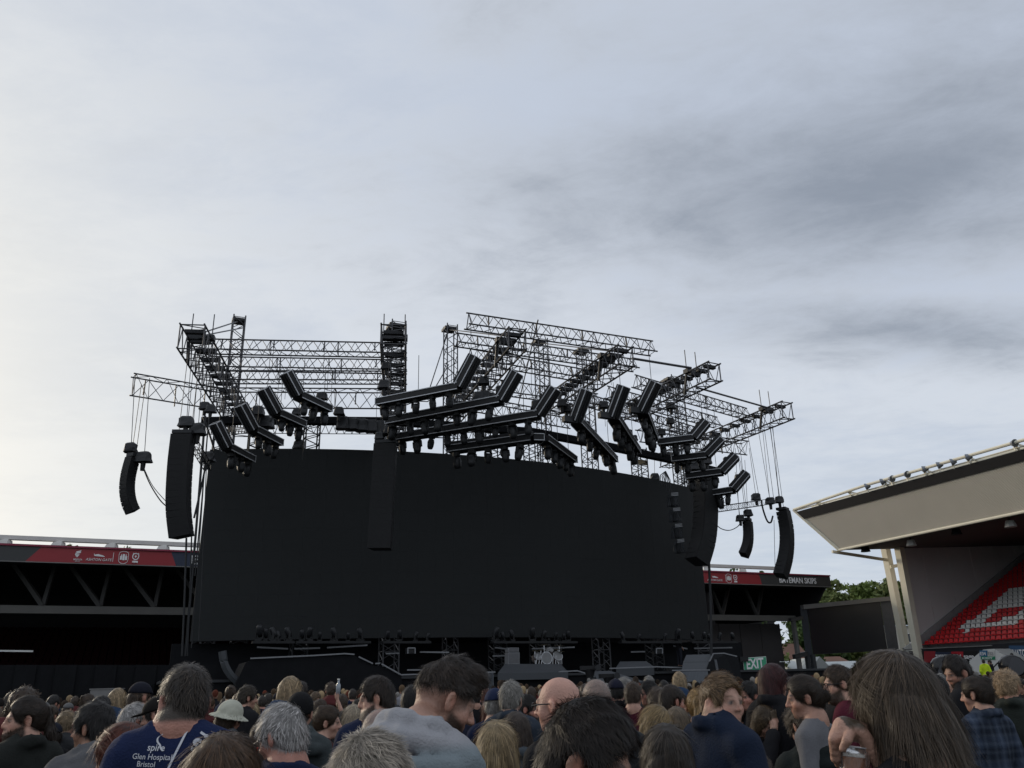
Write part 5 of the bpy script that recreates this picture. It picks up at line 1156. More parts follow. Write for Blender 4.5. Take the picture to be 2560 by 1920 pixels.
    if (sp['hair'] == 'buzz') and fine and hat is None:      # stubble hairs on the scalp
        q = (P - Hc) @ R; keep = (q[:, 2] - .55 * q[:, 1] > -.04) & (((np.abs(q[:, 0]) / .10) ** 2 + ((q[:, 1] - .126 - sp.get('hairline', 0)) / .086) ** 2 + ((q[:, 2] + .05) / .128) ** 2) > 1.03) & (np.abs(np.abs(q[:, 0]) - .085) > .006) & (q[:, 2] < .13)
        keep &= ~((np.abs(q[:, 0]) > .074) & (q[:, 2] < .03) & (np.abs(q[:, 1]) < .03))
        Fk = F[keep[F].all(1)]
        if len(Fk) > 50: VV, FF, CC = strands(P, Fk, sp, fr, sizes[0], .006, sizes[1] * .0006, .5, rs_, hcol * 1.1); child('stubble', VV, FF, CC, HAIRM)
    if sp.get('beard', 0) >= 1 and fine:
        q = (P - Hc) @ R; keep = (q[:, 2] + .4 * (q[:, 1] - .02) < -.03) & (q[:, 2] > -.16) & (q[:, 1] > .012) & ~((np.abs(q[:, 0]) < .024) & (np.abs(q[:, 2] + .058) < .010)) & ((P - Hc) ** 2).sum(1).__lt__(.2 ** 2)
        Fk = F[keep[F].all(1)]
        if len(Fk) > 30: VV, FF, CC = strands(P, Fk, sp, fr, sizes[0] // 3, .012 * sp['beard'], sizes[1] * .0008, .5, rs_, np.array(sp.get('bc', sp['hc'])), .2, .9); child('beard', VV, FF, CC, HAIRM)
    # clothing
    top = sp.get('top', 'tee'); tc_ = np.array(sp['tc']); infl = {'tee': .012, 'shirt': .016, 'hoodie': .028, 'jacket': .03, 'puffer': .045}[top]
    hcl = {2: .012, 1: .019, 0: .034}[detail]
    cf = Field(axis(-.56, .56, -.30, .30, hcl, .03), axis(-.32, .4 + ex[3], -.24, .24, hcl, .03), axis(zs - .72, zs + .26, zs - .35, zs + .22, hcl, .035))
    armlen = .42 if top == 'tee' else .97
    torso_sdf(cf, Zh, infl, wd, arms, fat, armlen=armlen if not sp.get('bare') else .0)
    if top in ('hoodie', 'jacket') and sp.get('hood', top == 'hoodie'):
        cf.ell((0, -.115, zs + .05), (.13, .07, .085), .03)
        for rr_, z0_, dz_, tr_, am in ((.11, .118, .05, .032, 2.3), (.155, .065, .055, .043, 1.9), (.195, .0, .04, .042, 1.25)):
            for k in range(10):
                a0, a1 = (k - 5) / 5 * am, (k - 4) / 5 * am; qq = [np.array((math.sin(a) * rr_, -.03 - math.cos(a) * rr_ * .92, zs + z0_ - dz_ * (1 - math.cos(a)))) for a in (a0, a1)]; cf.cap(qq[0], qq[1], tr_, tr_, .007)
        cf.cap((0, -.02, zs + .12), (0, .01, zs + .26), .07, .085, .012, cut=True)
    if top in ('shirt', 'jacket', 'puffer') and not sp.get('hood'):
        for k in range(9):
            a0, a1 = (k - 4.5) * .55, (k - 3.5) * .55; q0 = np.array((math.sin(a0) * .092, -.04 - math.cos(a0) * .088, zs + .075 - .03 * (1 - math.cos(a0)))); q1 = np.array((math.sin(a1) * .092, -.04 - math.cos(a1) * .088, zs + .075 - .03 * (1 - math.cos(a1)))); cf.cap(q0, q1, .02, .02, .02); cf.cap(q0 + [0, 0, .026], q1 + [0, 0, .026], .015, .015, .016)
        cf.cap((0, -.03, zs + .12), (0, -.03, zs + .25), .066, .07, .012, cut=True)
    if top == 'tee' or (top == 'hoodie' and not sp.get('hood', True)): cf.ell((0, -.03, zs + .13), (.085, .088, .095), .012, cut=True)
    if top == 'puffer':
        pass
    X, Y, Zz = np.broadcast_arrays(cf.ax[0][:, None, None], cf.ax[1][None, :, None], cf.ax[2][None, None, :]); near = np.abs(cf.d.ravel()) < .04
    Pg = np.stack([X, Y, Zz], -1).reshape(-1, 3)[near].astype(float); dn = np.zeros(cf.d.size, F32)
    fold = wob(Pg * [1, 1, .6], 16, int(sp.get('seed', 1)) + 3) * .007 + wob(Pg * [1, 1.2, .5], 34, int(sp.get('seed', 1)) + 4) * .0035
    if top == 'puffer': fold = fold + .014 * np.abs(np.sin(Pg[:, 2] * 48)) - .007
    dn[near] = fold * {'tee': .6, 'shirt': .9, 'hoodie': 1.2, 'jacket': 1.0, 'puffer': 1.0}[top]; cf.d = cf.d + dn.reshape(cf.d.shape)
    cf.d = np.maximum(cf.d, (zs - .68 - Zz).astype(F32))
    Pc, Fc = cf.mesh(); cc = np.tile(tc_, (len(Pc), 1)) * (1 + .08 * wob(Pc, 12, 5)[:, None])
    if 'paint' in sp: cc = sp['paint'](Pc, cc, zs)
    child({'tee': 't_shirt', 'shirt': 'shirt', 'hoodie': 'hoodie', 'jacket': 'jacket', 'puffer': 'puffer_jacket'}[top], Pc, Fc, cc, FABM)
    tf = Field(np.arange(-.32, .32, .045), np.arange(-.25, .25, .045), np.arange(-.07, zs - .38, .055)); tf.ell((0, -.005, zs - .53), (.162 * wd, .118 * fat, .12), .05, infl=.008); legs_sdf(tf, zs, .014)
    Pt, Ft = tf.mesh(); ct = np.tile(np.array(sp.get('pc', (.02, .022, .03))), (len(Pt), 1)); child('trousers', Pt, Ft, ct, FABM)
    # hats and glasses
    if hat:
        hatc = np.array(sp.get('hatc', (.01, .01, .012))); hh = max(h, .0085); c_ = Hc
        tf = Field(np.arange(c_[0] - .24, c_[0] + .24, hh), np.arange(c_[1] - .26, c_[1] + .26, hh), np.arange(c_[2] - .14, c_[2] + .22, hh))
        x, y, z = Field.loc(tf.ax[0][:, None, None], tf.ax[1][None, :, None], tf.ax[2][None, None, :], *fr)
        if hat == 'cap':
            tf.ell((0, -.012, .04), (.078, .098, .088), .01, fr, infl=.012); tf.d = np.maximum(tf.d, (.034 + .0 * y - z).astype(F32)); s_ = sp.get('brim', 1)
            if s_: tf.ell((0, s_ * .125 - .01, .04), (.066, .07, .007), .012, fr); tf.d = tf.d
        elif hat == 'beanie': tf.ell((0, -.014, .045), (.08, .1, .092), .01, fr, infl=.014); tf.d = np.maximum(tf.d, (.008 - z + .25 * y).astype(F32))
        elif hat == 'bucket':
            tf.ell((0, -.012, .045), (.082, .1, .085), .02, fr, infl=.012); tf.d = np.maximum(tf.d, (.03 - z).astype(F32))
            r_ = np.sqrt((x / .86) ** 2 + (y + .012) ** 2); br_ = np.abs(z - (.045 - .42 * (r_ - .08))) - .005; br_ = np.maximum(np.maximum(br_, r_ - .17), .085 - r_); tf.d = np.minimum(tf.d, br_.astype(F32))
        Px, Fx = tf.mesh(); child(hat if hat != 'bucket' else 'bucket_hat', Px, Fx, np.tile(hatc, (len(Px), 1)) * (1 + .1 * wob(Px, 30, 2)[:, None]), HATM)
    if sp.get('specs'):
        g_ = M(); W2 = lambda p: V(R @ np.array(p) + Hc)
        for s in (-1, 1):
            pts = [W2((s * .034 + .024 * math.cos(a), .106, .002 + .017 * math.sin(a))) for a in np.linspace(0, 2 * math.pi, 13)]; g_.rings(pts, [.0026] * 13, 5, cap=False)
            g_.rings([W2((s * .058, .104, .006)), W2((s * .079, .06, .008)), W2((s * .084, .0, .006)), W2((s * .08, -.025, -.008))], [.003] * 4, 5)
        g_.rings([W2((-.011, .107, .005)), W2((.011, .107, .005))], [.0025] * 2, 5); g_.build('glasses', FRAMEM, body, org=(0, 0, 0))
        if sp['specs'] == 2:
            l_ = M()
            for s in (-1, 1): l_.poly([W2((s * .034 + .023 * math.cos(a), .1055, .002 + .016 * math.sin(a))) for a in np.linspace(0, 2 * math.pi, 12)[:-1]])
            l_.build('lens', LENSM, body, org=(0, 0, 0))
    return body, fr, Hc
def place(sp, label, detail=None):
    D = .262 * FPX / sp['hp']; p = atD(sp['x'], sp['y'], D); detail = detail if detail is not None else (2 if D < 2.9 else 1)
    yaw = math.radians(sp.get('yaw', 0)); by = math.radians(sp.get('byaw', sp.get('yaw', 0) * .6))
    sp['zh'] = p.z; sp['hyaw'] = -(yaw - by); sp.setdefault('seed', int(sp['x'] * 7 + sp['y'])); sp['pitch'] = math.radians(sp.get('tilt', 4)); sp['roll'] = math.radians(sp.get('rolld', 0))
    b, fr, Hc = make_person(sp, detail)
    rz = Matrix.Rotation(-by, 3, 'Z'); off = rz @ V((Hc[0], Hc[1], 0)); b.location = (p.x - off.x, p.y - off.y, 0); b.rotation_euler = (0, 0, -by)
    tag(b, label, 'person'); sp['obj'] = b
    return b
# ------------------------------------------------------------------ the people near the camera
PALE, SK1, SK2, RUDDY, TAN = (.46, .27, .20), (.42, .24, .175), (.38, .21, .15), (.43, .21, .155), (.30, .165, .11)
BLK, DKB, BRN, LBR, BLN, GRY, LGR, RED_, GIN = (.012, .010, .009), (.026, .018, .013), (.05, .032, .02), (.11, .072, .042), (.29, .21, .12), (.2, .19, .175), (.36, .345, .33), (.095, .026, .015), (.15, .088, .045)
BK, NV, GD, GM, GL = (.013, .013, .015), (.011, .017, .045), (.035, .037, .04), (.1, .1, .105), (.30, .30, .315)
def P_(label, x, y, hp, yaw, hair, hc, top, tc, skin=SK1, **k):
    sp = dict(x=x, y=y, hp=hp, yaw=yaw, hair=hair, hc=hc, top=top, tc=tc, skin=skin); sp.update(k); place(sp, label); HEROES.append(sp); return sp
HEROES = []
def denim_paint(P, c, zs):
    w_ = sstep(np.abs(P[:, 0]), .10, .13) * sstep(-(P[:, 2] - zs), -.06, -.02); w_ = np.maximum(w_, sstep(-(P[:, 2] - zs), .10, .13)); return c * (1 - w_[:, None]) + np.array((.19, .225, .24))[None] * w_[:, None]
def plaid(P, c, zs):
    a = (np.sin(P[:, 0] * 110) > .55).astype(float) + (np.sin(P[:, 2] * 110) > .55); b = (np.sin(P[:, 0] * 37 + 1) > .3).astype(float) + (np.sin(P[:, 2] * 37) > .3); return c * (1 + .9 * b[:, None]) + np.array((.02, .024, .03))[None] * a[:, None]
P_('bearded man with long brown hair at the far left, looking left', 60, 1800, 107, -130, 'pony', DKB, 'jacket', (.02, .022, .02), beard=1.5, byaw=-60, bc=(.035, .02, .012))
P_('man in a dark cap beside the bearded man, face hidden', 127, 1842, 64, -60, 'short', DKB, 'jacket', BK, hat='cap', hatc=(.012, .014, .022))
P_('dark haired man in profile looking left, grey hood at his neck', 230, 1822, 116, -84, 'short', BLK, 'hoodie', GM, TAN, vol=1.5, byaw=-50)
P_('light haired head behind the man looking left', 166, 1812, 60, 10, 'short', (.2, .145, .085), 'jacket', GD, vol=1.2)
P_('man with cropped white grey hair and glasses, turned right', 337, 1806, 86, 48, 'short', LGR, 'jacket', GD, RUDDY, vol=.8, specs=1)
P_('man in a black peaked cap looking left beside the broad man', 392, 1790, 88, -92, 'short', BLK, 'tee', BK, hat='cap', hatc=BLK, tilt=14)
big = P_('broad man in a navy shirt with white lettering on the back', 460, 1754, 172, -38, 'short', (.034, .025, .018), 'tee', (.013, .021, .062), RUDDY, vol=.45, specs=1, wd=1.04, fat=1.12, chub=1.12, byaw=-6, nk=.045)
P_('woman with straight red brown hair looking down left in front', 302, 1895, 152, -84, 'long', RED_, 'tee', BK, PALE, female=True, tilt=14)
P_('top of a grey brown head at the bottom left corner', 36, 1968, 104, 0, 'short', (.12, .1, .08), 'jacket', GD)
P_('head of shiny brown hair in front of the lettered navy shirt', 553, 1974, 245, 0, 'long', (.075, .042, .022), 'tee', BK, female=True)
P_('person in a pale khaki bucket hat with turned up brim', 573, 1797, 84, 15, 'short', BRN, 'jacket', GM, hat='bucket', hatc=(.42, .42, .345), rolld=12)
P_('dark brown haired person behind the bucket hat, turned right', 619, 1746, 56, 60, 'short', (.035, .026, .017), 'jacket', BK, vol=1.4)
P_('person with long straight blonde hair right of the bucket hat', 627, 1786, 54, 0, 'long', (.33, .25, .14), 'tee', BK, female=True)
P_('grey haired man with black glasses looking down to the left', 702, 1845, 148, -68, 'short', LGR, 'jacket', (.012, .02, .055), RUDDY, vol=1.35, tilt=16, specs=1, byaw=-30, comb=(-.6, .5, 0))
P_('person in a red top half hidden by the grey haired man', 652, 1850, 78, -20, 'short', BRN, 'hoodie', (.42, .02, .02))
P_('person in a black knit hat and dark grey jacket', 750, 1786, 93, 4, 'short', BLK, 'hoodie', (.05, .06, .062), hat='beanie', hatc=(.009, .009, .01))
P_('woman with brown hair pinned up, profile to the right', 820, 1808, 78, 86, 'bun', BRN, 'tee', (.05, .02, .02), PALE, female=True, bun=(0, -.07, .10))
P_('person with long pale blonde hair left of the shaven head', 881, 1803, 72, -25, 'long', (.34, .28, .2), 'tee', BK, female=True)
P_('dark bearded man in a navy shirt in profile to the left', 940, 1746, 103, -98, 'short', DKB, 'tee', NV, SK1, vol=.75, beard=1, byaw=0, tilt=10, hairline=-.006)
P_('man with shaven grey head next to the grey hood', 952, 1846, 150, 12, 'buzz', (.17, .155, .14), 'hoodie', GL, RUDDY, hood=False, balding=.4)
P_('grey wavy haired head thinning on top at the bottom edge', 926, 1986, 262, 40, 'short', (.27, .235, .19), 'jacket', GD, RUDDY, vol=1.5, tilt=12)
P_('man in a pale grey hood and denim jacket, dark swept hair, looking down right', 1112, 1752, 200, 66, 'quiff', (.024, .016, .011), 'hoodie', GL, SK1, beard=.9, vol=.85, tilt=24, lean=.09, byaw=38, wd=.93, nk=.035, paint=denim_paint, bc=(.03, .02, .014), hairline=-.004)
P_('black haired man seen from behind left of the grey hooded man', 1029, 1755, 72, 8, 'short', BLK, 'tee', NV, TAN)
P_('person in a navy baseball cap seen from behind', 1238, 1764, 78, 4, 'short', GRY, 'tee', NV, hat='cap', hatc=(.016, .024, .058))
P_('person with thick grey hair right of the navy cap', 1279, 1750, 80, 22, 'short', (.19, .18, .16), 'jacket', (.03, .04, .055), vol=1.5)
P_('bearded man with dark faded hair behind the bald man', 1320, 1774, 66, 105, 'short', BLK, 'jacket', (.06, .075, .09), RUDDY, beard=1)
P_('bald man with thin glasses in profile to the left', 1394, 1762, 142, -64, 'bald', BRN, 'tee', BK, (.5, .28, .215), specs=1, chub=1.1, stub=.6)
P_('woman with blonde highlighted hair below the navy cap', 1243, 1880, 134, 6, 'bob', (.30, .225, .125), 'tee', BK, female=True)
P_('person with dark brown hair behind the blonde woman', 1290, 1834, 92, -18, 'bob', (.05, .036, .028), 'jacket', (.06, .07, .08), female=True)
P_('large dark wavy haired head bent down to the right in front', 1474, 1904, 272, 112, 'short', (.017, .012, .009), 'tee', BK, SK2, vol=1.35, tilt=26, lean=.08, byaw=85, hairline=-.018, comb=(.3, .9, .1))
P_('round cropped grey head behind the dark wavy haired man', 1492, 1757, 122, 0, 'buzz', (.15, .14, .125), 'jacket', GD, RUDDY)
P_('person in a dark navy cap behind the round grey head', 1540, 1731, 60, 10, 'short', BLK, 'jacket', BK, hat='cap', hatc=(.012, .013, .025))
P_('person with short grey hair right of the dark navy cap', 1563, 1727, 58, 20, 'short', GRY, 'jacket', GD)
P_('brown haired head in a maroon top behind the wavy haired man', 1585, 1741, 62, 30, 'short', BRN, 'tee', (.06, .01, .02), vol=1.2)
P_('dark haired man with glasses facing left in mid crowd', 1622, 1735, 60, -110, 'short', BLK, 'jacket', BK, RUDDY, specs=1)
P_('person with straight brown hair turned from the balding man', 1646, 1760, 72, -30, 'bob', (.06, .042, .03), 'tee', GD, female=True)
P_('balding man with a ruddy brow facing right', 1681, 1756, 80, 66, 'thin', DKB, 'jacket', GD, RUDDY, hairline=-.035)
P_('woman with dark blonde hair swept sideways behind the wavy haired man', 1640, 1824, 106, -15, 'bob', (.22, .155, .075), 'tee', BK, female=True, comb=(-.8, .2, 0))
P_('woman with long ash brown hair in front of the ponytail', 1694, 1818, 88, 8, 'long', (.13, .095, .06), 'tee', BK, female=True)
P_('woman with a golden ponytail and dark hair band', 1746, 1768, 84, 14, 'pony', (.21, .13, .05), 'tee', GD, female=True)
P_('dark brown haired head low in front of the ash brown hair', 1668, 1908, 164, 0, 'bob', (.035, .026, .019), 'tee', BK, female=True)
P_('fair ginger haired man in a navy jacket looking towards the right', 1808, 1758, 136, 150, 'short', (.14, .088, .046), 'jacket', (.012, .019, .038), PALE, vol=1.35, beard=.45, nk=.035, bc=(.17, .09, .05), byaw=60, tilt=0, comb=(-.5, .5, .2), hairline=-.01)
P_('person in a faded blue shirt behind the ginger man', 1840, 1785, 70, 20, 'short', DKB, 'shirt', (.09, .13, .2))
P_('tall woman with dark red wavy hair and glasses in profile', 1936, 1706, 82, 74, 'long', (.045, .012, .012), 'jacket', BK, PALE, female=True, specs=1)
P_('ruddy dark haired man left of the dark red hair, facing left', 1872, 1742, 70, -125, 'short', BLK, 'jacket', BK, RUDDY)
P_('woman with dark tied back hair looking down to the left', 2010, 1746, 106, -82, 'bun', (.03, .021, .015), 'tee', (.14, .14, .15), SK2, female=True, bun=(0, -.125, -.01), tilt=8)
P_('bearded man with glasses in profile left behind the long hair', 2096, 1711, 88, -92, 'short', BRN, 'tee', (.075, .012, .022), PALE, beard=1, specs=1)
P_('pale bald face turned towards the camera left of the long hair', 2078, 1731, 50, -150, 'bald', LBR, 'jacket', BK, PALE)
zh_ = None
P_('woman covering her face with one hand below the dark red hair', 1916, 1810, 84, 162, 'long', (.07, .048, .028), 'jacket', BK, SK1, female=True, tilt=20, byaw=150, arms={1: ((.24, .16, 1.02), (.075, .165, 1.30))},
   hand={1: [((.075, .165, 1.30), (.04, .150, 1.38), .028, .03)] + [((.05 - .018 * q, .150, 1.39), (.045 - .022 * q, .142, 1.47 + .008 * (1.5 - abs(q - 1.5))), .0095, .008) for q in range(4)] + [((.06, .15, 1.35), (.078, .14, 1.42), .0105, .009)]}, fbox=(0, 0, 0, .06, -.12, 0))
P_('curly brown haired man in a black hooded jacket looking down', 2012, 1818, 106, -25, 'curly', (.055, .04, .028), 'jacket', (.012, .016, .016), SK2, vol=.55, tilt=28, hood=True)
P_('person with a pale grey fleece hood before the navy jacket', 1884, 1946, 120, -30, 'short', BRN, 'hoodie', (.3, .285, .3))
P_('brown haired head beside the raised beer cup', 2050, 1868, 108, -50, 'short', (.05, .035, .024), 'jacket', GD, SK2, vol=1.4, tilt=18)
P_('dark haired man with a heavy fringe looking down left at the right', 2392, 1683, 78, -104, 'short', (.02, .014, .011), 'jacket', BK, SK2, vol=1.7, beard=.6, tilt=14, byaw=-40)
P_('woman with a small high bun in a dark blue checked shirt', 2440, 1738, 86, -42, 'bun', (.032, .023, .017), 'shirt', (.014, .019, .03), SK1, female=True, bun=(.02, -.085, .095), paint=plaid, byaw=-12)
P_('curly blond haired person at the right edge', 2521, 1718, 76, 50, 'curly', (.33, .23, .135), 'jacket', (.03, .035, .03), RUDDY, vol=.55)
P_('person in a black padded jacket behind the checked shirt', 2500, 1735, 74, 10, 'short', DKB, 'puffer', (.014, .015, .02))
zr_ = 1.55
rh = P_('person raising a hand with a small bottle behind the knit hat', 800, 1778, 52, 10, 'short', BRN, 'tee', GD, SK1, arms={1: ((.27, .12, 1.42), (.17, .16, 1.63))}, hand={1: [((.17, .16, 1.63), (.165, .165, 1.69), .026, .03)] + [((.15 + .017 * q, .17, 1.70), (.152 + .015 * q, .195, 1.735), .01, .009) for q in range(4)] + [((.15, .165, 1.67), (.135, .195, 1.70), .011, .009)]}, bare=True, fbox=(0, .08, 0, .06, 0, 0))
bo_ = rh['obj']; bp_ = V(bo_.location) + Matrix.Rotation(bo_.rotation_euler.z, 3, 'Z') @ V((.165, .215, 1.66))
bt = thing('bottle', 'small bottle in the raised hand behind the knit hat', 'bottle', bp_); M().rings([bp_, bp_ + Z * .12, bp_ + Z * .15, bp_ + Z * .18], [.03, .03, .014, .013], 12).build('body', mat('bottle plastic', (.3, .33, .36), .2), bt, smooth=True); M().rings([bp_ + Z * .181, bp_ + Z * .2], [.016, .016], 10).build('cap', WHITE, bt)
# long haired woman in front holding a cup
wx, wy, whp = 2244, 1772, 246; Dw = .262 * FPX / whp; pw = atD(wx, wy, Dw); byw = math.radians(-10)
Rw = Matrix.Rotation(byw, 3, 'Z'); Lw = pw - Matrix.Rotation(-byw, 3, 'Z') @ V((0, .05, 0)); Lw.z = 0
def wl(x, y, D): return tuple(Rw @ (atD(x, y, D) - Lw))
Dc = Dw - .04
hd = [(wl(2160, 1832, Dc + .02), wl(2112, 1822, Dc + .0), .026, .03), (wl(2112, 1822, Dc), wl(2096, 1842, Dc - .01), .03, .024)]
for q in range(4):
    k0 = wl(2097 + q, 1836 + 13 * q, Dc - .005 + .004 * q); k1 = wl(2082 + 2 * q, 1848 + 16 * q, Dc - .022 + .004 * q); k2 = wl(2088 + 3 * q, 1868 + 14 * q, Dc + .015); k3 = wl(2104, 1872 + 13 * q, Dc + .05)
    hd += [(k0, k1, .0125, .0112), (k1, k2, .0108, .0098), (k2, k3, .0095, .0085)]
hd += [(wl(2126, 1832, Dc - .03), wl(2118, 1850, Dc - .052), .0135, .012), (wl(2118, 1850, Dc - .052), wl(2106, 1872, Dc - .05), .0118, .0095)]
P_('woman in front with long straight light brown hair, holding a beer cup', wx, wy, whp, -22, 'bob', (.062, .044, .029), 'tee', BK, SK1, female=True, tilt=14, rolld=-3, vol=1.1, lean=.05, byaw=-10, bare=True,
   arms={-1: (wl(2250, 1985, Dw - .06), wl(2150, 1826, Dc - .02))}, hand={-1: hd}, fbox=(-.22, 0, 0, .12, -.1, 0))
cupc = atD(2134, 1868, Dc); ax_ = V((.12, 0, 1)).normalized()
cup = thing('beer_cup', 'clear plastic cup of beer held by the long haired woman', 'cup', cupc - ax_ * .14)
PLAS = mat('clear cup plastic', (.9, .9, .9), .08, 0, .03, 5); PLAS.node_tree.nodes['Principled BSDF'].inputs['Transmission Weight'].default_value = .97; PLAS.node_tree.nodes['Principled BSDF'].inputs['IOR'].default_value = 1.12
BEER = mat('beer', (.22, .075, .02), .1, 0, .1, 5); FOAM = mat('beer foam', (.6, .56, .5), .8, 0, .1, 40, .6, 200)
M().rings([cupc - ax_ * .14, cupc, cupc, cupc - ax_ * .13], [.032, .0415, .0400, .031], 28, cap=False).build('wall', PLAS, cup, smooth=True)
M().rings([cupc + ax_ * .001 + V((math.cos(a), math.sin(a), -.12 * math.cos(a))) * .041 for a in np.linspace(0, 2 * math.pi, 25)], [.0011] * 25, 5, cap=False).build('rim', mat('cup rim', (.6, .6, .62), .2), cup, smooth=True)
M().rings([cupc - ax_ * .13, cupc - ax_ * .0225], [.0305, .0384], 28).build('beer', BEER, cup, smooth=False); M().rings([cupc - ax_ * .022, cupc - ax_ * .014], [.0384, .039], 28).build('foam', FOAM, cup)
# lettering and piping on the navy shirt
from mathutils.bvhtree import BVHTree
bo = big['obj']; sh_ = [c for c in bo.children if c.name.startswith('t_shirt')][0]; bv = BVHTree.FromPolygons([v.co.copy() for v in sh_.data.vertices], [tuple(p.vertices) for p in sh_.data.polygons]); zs7 = big['zh'] - .265
WTXT = mat('white shirt print', (.55, .56, .6), .7, 0, .05, 6)
def drape(me, name):
    for v in me.vertices:
        hit = bv.ray_cast(V((v.co.x, -1, v.co.z)), V((0, 1, 0)))[0]
        v.co.y = (hit.y if hit else -.13) - .004 + v.co.y * .0
    me.materials.clear(); me.materials.append(WTXT); ob = bpy.data.objects.new(name, me); COL.objects.link(ob); ob.parent = sh_; return ob
def shirt_text(s, size, x, z, rot=0.0, bold=.02):
    me = text_mesh(s, size, bold=bold, depth=0); cu, su = math.cos(rot), math.sin(rot)
    for v in me.vertices: a, b = v.co.x, v.co.y; v.co = V((x + a * cu - b * su, 0, z + a * su + b * cu))
    drape(me, 'print')
zH = big['zh']
shirt_text('sitec', .085, .075, zH - .165, -.1, .03); shirt_text('spire', .032, -.075, zH - .160, -.05, .008); shirt_text('Glen Hospital', .026, -.125, zH - .186, -.05, .004); shirt_text('Bristol', .026, -.105, zH - .211, -.05, .004)
def piping(pts, wd=.008):
    me = bpy.data.meshes.new('piping'); n_ = 24; vs = []; ff = []
    for i in range(n_ + 1):
        a, b = pts; x = a[0] + (b[0] - a[0]) * i / n_; z = a[1] + (b[1] - a[1]) * i / n_; dxn, dzn = (b[1] - a[1]), -(b[0] - a[0]); l_ = math.hypot(dxn, dzn); vs += [(x + dxn / l_ * wd / 2, 0, z + dzn / l_ * wd / 2), (x - dxn / l_ * wd / 2, 0, z - dzn / l_ * wd / 2)]
    me.from_pydata(vs, [], [(2 * i, 2 * i + 1, 2 * i + 3, 2 * i + 2) for i in range(n_)]); drape(me, 'piping')
piping(((.052, zH - .10), (.012, zH - .22))); piping(((.10, zH - .105), (.2, zH - .17)))
me = bpy.data.meshes.new('emblem'); vs = []; ff = []
for i in range(25):
    t = i / 24 * 4.4; r_ = .016 + .004 * math.cos(3 * t); cx_ = -.03 + r_ * math.cos(t + .8) + .003 * i / 8; cz_ = zH - .115 + r_ * math.sin(t + .8) - .0012 * i; vs += [(cx_ - .003, 0, cz_), (cx_ + .003, 0, cz_ + .002)]
me.from_pydata(vs, [], [(2 * i, 2 * i + 1, 2 * i + 3, 2 * i + 2) for i in range(24)]); drape(me, 'emblem')
# ------------------------------------------------------------------ the crowd farther off
VAR = []
def variant(kind, **k):
    sp = dict(zh=1.6, pitch=.06, skin=SK1, yaw=0); sp.update(k); sp['seed'] = 100 + len(VAR); sp['x'] = 50 + 13 * len(VAR); b, fr, Hc = make_person(sp, 0); VAR.append((b, kind))
HC = {'black': BLK, 'dark brown': DKB, 'brown': BRN, 'light brown': LBR, 'blonde': BLN, 'grey': GRY, 'red': RED_}
tops = [('tee', BK), ('jacket', NV), ('hoodie', GD), ('shirt', (.03, .035, .06)), ('jacket', (.05, .055, .05)), ('tee', (.12, .12, .13)), ('hoodie', (.08, .02, .02)), ('jacket', (.02, .03, .03)), ('tee', (.3, .3, .31)), ('hoodie', (.02, .04, .08))]
ti = 0
for hs_, cols, fem in (('short', ('black', 'dark brown', 'brown', 'light brown', 'grey'), False), ('curly', ('dark brown', 'brown'), False), ('long', ('dark brown', 'light brown', 'blonde', 'red'), True), ('bob', ('brown', 'blonde'), True), ('bun', ('brown',), True), ('pony', ('light brown',), True), ('buzz', ('dark brown', 'grey'), False), ('bald', ('brown',), False)):
    for cn in cols:
        tp = tops[ti % len(tops)]; ti += 1
        word = {'short': 'short %s hair', 'curly': 'curly %s hair', 'long': 'long %s hair', 'bob': 'chin length %s hair', 'bun': '%s hair in a bun', 'pony': '%s hair in a ponytail', 'buzz': 'cropped %s hair', 'bald': 'a bald head'}[hs_]
        variant('person with ' + (word % cn if '%' in word else word), hair=hs_, hc=HC[cn], top=tp[0], tc=tp[1], female=fem, skin=(SK1, SK2, RUDDY, PALE, TAN)[ti % 5], vol=(.55 if hs_ == 'curly' else 1.1))
for cn, hatk, hcol in (('dark cap', 'cap', (.012, .013, .02)), ('grey cap', 'cap', (.12, .12, .12)), ('black knit hat', 'beanie', BLK)):
    tp = tops[ti % len(tops)]; ti += 1; variant('person in a ' + cn, hair='short', hc=BRN, top=tp[0], tc=tp[1], hat=hatk, hatc=hcol)
rc = random.Random(11); spots = [(s['obj'].location.x, s['obj'].location.y) for s in HEROES]; used = set(); wts_ = [5, 6, 5, 3, 3, 2, 2, 3, 3, 3, 1, 2, 2, 1, 1, 1, 1, 1, 2, 1, 1]
wts_ = (wts_ + [1] * 40)[:len(VAR)]
Ds = [6.2, 7.1, 8.1, 9.2, 10.4, 11.8, 13.4, 15.2, 17.2, 19.4]
MARK = [(62, 'the bearded man at far left'), (166, 'the light haired head at left'), (230, 'the dark man looking left'), (337, 'the cropped white haired man'), (461, 'the broad man in navy'), (573, 'the bucket hat'), (627, 'the straight blonde hair'), (701, 'the grey man with glasses'), (750, 'the black knit hat'), (820, 'the pinned up hair'), (881, 'the pale blonde hair'), (940, 'the bearded man in profile'), (1029, 'the black haired man in navy'), (1116, 'the man in the grey hood'), (1238, 'the navy baseball cap'), (1279, 'the thick grey hair'), (1394, 'the bald man with glasses'), (1492, 'the round grey head'), (1585, 'the maroon top'), (1640, 'the swept blonde hair'), (1681, 'the balding man'), (1746, 'the golden ponytail'), (1808, 'the ginger man'), (1872, 'the ruddy man'), (1936, 'the dark red hair'), (2010, 'the tied back dark hair'), (2096, 'the glasses and beard'), (2238, 'the long haired woman'), (2392, 'the man with a heavy fringe'), (2440, 'the checked shirt'), (2521, 'the curly blond hair')]
GUESTS = []
